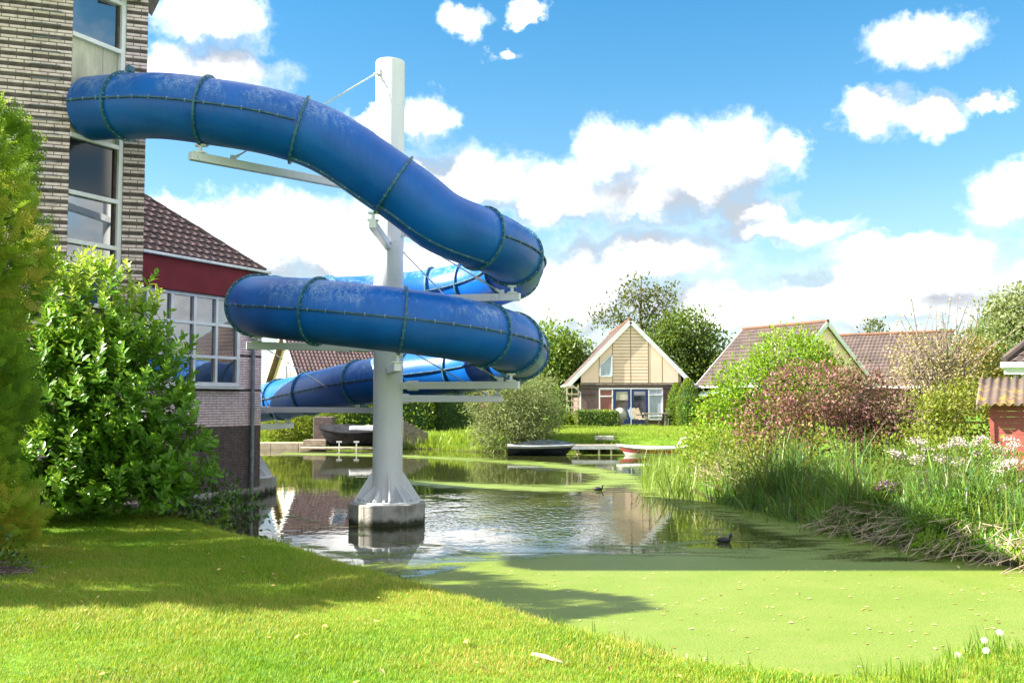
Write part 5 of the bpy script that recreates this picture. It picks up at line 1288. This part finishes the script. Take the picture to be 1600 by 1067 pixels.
plant('bank_shrub', 'green and yellow leaves under the big purple shrub', 'shrub', (5.1,19.6,.4), [(5.0,19.6,.75,.75,.6,.5),(5.9,19.5,.8,.8,.6,.55),(4.55,20.8,.7,.6,.6,.55),(4.6,22.4,.8,.7,.8,.7)], 380, 8, .09, L_yel, r=.02, cr=.12)

# ------------------------------------------------------------------ far bank planting
def hedge_box(name, label, cat, c, size, n, leaf, mt, round_=0):
    """clipped hedge: leaves over the faces of a box"""
    T = thing(name, label, cat, (c[0], c[1], c[2]-size[2]/2)); hx, hy, hz = size[0]/2, size[1]/2, size[2]/2
    MB().box(c, (size[0]*.86, size[1]*.8, size[2]*.92)).build('inner_twigs', L_dark, T)
    ar = np.array([size[1]*size[2]]*2+[size[0]*size[2]]*2+[size[0]*size[1]]); f = rng.choice(5, n, p=ar/ar.sum()); u = rng.uniform(-1,1,(n,3))
    N_ = np.array([(-1,0,0),(1,0,0),(0,-1,0),(0,1,0),(0,0,1)], float)[f]
    P_ = np.where(N_ != 0, N_, u)*np.array([hx,hy,hz]) + np.array(c) + rng.normal(size=(n,3))*leaf*.45 - N_*leaf*.3
    dd = N_*.6 + rng.normal(size=(n,3))*.7 + np.array([0,0,.3]); V, F = scat(*OVAL4, P_, frames(dd, N_+unit(n)*.6), rng.uniform(.7,1.2,n)*leaf)
    r = np.clip(rng.random(n)*.7 + .3*np.sin(P_[:,0]*3+P_[:,2]*4), 0, 1); obj_from('foliage', np_mesh('foliage', V-np.array(T.location), F, rnd=np.repeat(r,4)), mt, T)
def Lx(px, Y): return (px-800)/1555.6*Y*1.0016
hedge_box('box_hedge', 'clipped low hedge before the left of the blue doors', 'hedge', ((Lx(898,54)+Lx(963,54))/2, 54, 1.03), (Lx(963,54)-Lx(898,54), .8, .92), 2600, .10, L_hedge)
def topiary(label, px, Y, r, h, mt, n=2200):
    x = Lx(px, Y); T = thing('clipped_conifer', label, 'conifer', (x, Y, .6)); MB().lathe((x,Y,.6), [(r*.5,0),(r*.8,h*.2),(r*.85,h*.5),(r*.6,h*.85),(.05,h*.96)], 14).build('inner_twigs', L_dark, T)
    q = rng.random(n); a = rng.uniform(0,6.283,n); pr = np.where(q < .35, .88+.12*np.sin(q/.35*1.57), np.clip(1-((q-.35)/.65)**2,0,1)**.75); P_ = np.stack([x+r*pr*np.cos(a), Y+r*pr*np.sin(a), .6+q*h],1)
    o_ = np.stack([np.cos(a), np.sin(a), .35+q],1); V, F = scat(*OVAL4, P_+rng.normal(size=P_.shape)*.03, frames(o_+rng.normal(size=o_.shape)*.5+np.array([0,0,.6]), o_+unit(n)*.5), rng.uniform(.7,1.2,n)*.12); obj_from('foliage', np_mesh('foliage', V-np.array(T.location), F, rnd=np.repeat(rng.random(n),4)), mt, T)
topiary('clipped conifer nearest the right corner of the cream house', 1074, 53.8, .62, 2.6, L_hedge)
topiary('second clipped conifer, partly behind the nearer one', 1056, 55.0, .5, 2.35, L_hedge)
topiary('small clipped ball shrub at the foot of the trellis', 874, 54.5, .42, .95, L_tree, 900)
topiary('tiny yellow green ball shrub beside the low hedge', 887, 54.3, .36, .75, L_hedge, 900)
Y = 40.3
wl = [lb_(805,640,Y,52,42),lb_(770,630,Y,36,40),lb_(835,655,Y,42,38),lb_(800,675,Y,62,30),lb_(850,620,Y+1,30,32),lb_(815,605,Y,32,24)]
plant('willow_bush', 'grey green willow bush overhanging the far water edge', 'bush', (at(800,700,Y).x, Y, .2), wl, 900, 11, .22, L_willow, r=.09, cr=.22, tpl='narrow', droop=.5, rand=.8)
hedge_box('tall_hedge', 'dark clipped hedge left of the willow bush', 'hedge', ((Lx(668,47)+Lx(745,47))/2,47.5,1.55), (Lx(745,47)-Lx(672,47),2.4,2.1), 4200, .14, L_tree)
hedge_box('tall_hedge', 'sunlit clipped hedge just right of the white post', 'hedge', ((Lx(612,46)+Lx(672,46))/2,46.3,1.5), (Lx(668,46)-Lx(600,46),1.2,2.0), 2600, .14, L_hedge)
hedge_box('tall_hedge', 'sunlit clipped hedge behind the black boat', 'hedge', ((Lx(532,47)+Lx(600,47))/2,47.2,1.35), (Lx(598,47)-Lx(533,47),1.2,1.8), 2400, .14, L_hedge)
hedge_box('tall_hedge', 'low yellow green hedge left of the gap under the slide', 'hedge', ((Lx(395,48)+Lx(515,48))/2,48.2,1.3), (Lx(521,48)-Lx(380,48),1.4,1.6), 3600, .15, L_yel)
plant('reed_shrub', 'yellow green reedy shrub above the pale quay', 'shrub', (Lx(445,44.6),44.6,.4), [lb_(430,672,44.6,30,16),lb_(455,668,44.6,28,20)], 150, 9, .28, L_yel, r=.04, cr=.18, tpl='narrow', upb=.9)
plant('oleander_shrub', 'rounded pale green shrub at the quay behind the dock steps', 'shrub', (Lx(490,44.8),44.8,.4), [lb_(490,670,44.8,28,20),lb_(505,660,45.2,25,18)], 170, 9, .25, L_hedge, r=.04, cr=.16, tpl='narrow', upb=.7)
P = np.stack([rng.uniform(Lx(630,42.6),Lx(760,41),900), rng.uniform(41.2,44.2,900), np.zeros(900)],1); dL = sdist(P[:,0],P[:,1]); P = P[dL > 0]; P[:,2] = ground_z(P[:,0],P[:,1])
reeds('bank_herbs', P, rng.uniform(.25,.6,len(P)), .03, far_m, 'rough bright grass on the far bank left of the willow bush', 'grass', lean=.3)
plant('dark_shrub', 'dark evergreen shrub between willow bush and trellis', 'shrub', (Lx(850,51),51,.6), [lb_(850,630,51,35,32),lb_(825,625,52,30,30)], 260, 9, .16, L_tree, r=.06, cr=.2)
# trees
def tree(label, px, Y, lobes, clumps, per, size, mt, r=.16, name='broadleaf_tree', **kw):
    x = Lx(px, Y); return plant(name, label, 'tree', (x, Y, .5), lobes, clumps, per, size, mt, r=r, group='trees behind the houses', **kw)
Y = 70
tree('tall dark feathery alder behind the cream house', 1000, Y, [lb_(1000,455,Y,28,22,1.6),lb_(975,485,Y,32,20,1.6),lb_(1025,480,Y,34,24,1.6),lb_(955,505,Y,32,16,1.6),lb_(1030,515,Y,40,25,1.6),lb_(1000,520,Y,40,30,1.6),lb_(1045,455,Y,14,8,1)], 240, 12, .26, L_alder, name='alder_tree', cr=.34, inner=.3, trunk_top=tuple(at(1002,437,Y)), twigs=5, tw_len=1.0)
Y = 68
tree('full green tree right of the cream house', 1090, Y, [lb_(1075,520,Y,40,32,2),lb_(1100,555,Y,38,42,2),lb_(1060,560,Y,42,45,2),lb_(1045,525,Y,30,28,2),lb_(1085,600,Y,50,40,2),lb_(1110,590,Y,30,40,2)], 900, 13, .28, L_tree, cr=.42)
Y = 66
tree('round green tree between the slide and the cream house', 865, Y, [lb_(858,545,Y,32,36,2),lb_(880,565,Y,34,34,2),lb_(838,585,Y,38,40,2),lb_(870,600,Y,40,34,2),lb_(895,548,Y,18,14,1.5)], 700, 13, .28, L_mid, cr=.42)
Y = 80
tree('small far treetop over the long brown roof', 1365, Y, [lb_(1365,512,Y,12,9,1),lb_(1372,525,Y,16,12,1)], 60, 9, .25, L_alder, cr=.25, r=.1)
tree('distant tree behind the neighbours at the centre left', 700, 85, [lb_(700,585,85,60,30,3),lb_(760,575,85,50,34,3),lb_(640,590,85,50,26,3)], 500, 12, .36, L_tree, cr=.6)
Y = 38
tree('loose grey green tree at the right edge above the hipped roof', 1590, Y, [lb_(1588,495,Y,28,28,1.5),lb_(1570,480,Y,16,14,1.2),lb_(1615,480,Y,30,34,1.5),lb_(1570,525,Y,34,26,1.5)], 420, 12, .17, L_willow, cr=.28, twigs=4)
Y = 60
tree('distant tree between the brown roof and right shrubs', 1540, Y, [lb_(1520,560,Y,50,34,2),lb_(1560,540,Y,40,36,2)], 400, 11, .28, L_tree, cr=.4)
for px, lab in ((560,'far tree on the horizon behind the plum roofed house'),(700,'far tree on the horizon right of the white post'),(800,'far tree on the horizon above the willow bush'),(915,'far tree on the horizon left of the cream house'),(1130,'far tree on the horizon left of the brown roofed house'),(1510,'far tree on the horizon behind the bare shrub')):
    Yt = 118 + 9*math.sin(px*2.1)
    tree(lab, px, Yt, [lb_(px+random.uniform(-20,20), 592+random.uniform(-5,8), Yt, 62, 26, 4), lb_(px+40, 602, Yt, 50, 22, 4)], 170, 9, .75, L_tree, cr=.9, r=.22)
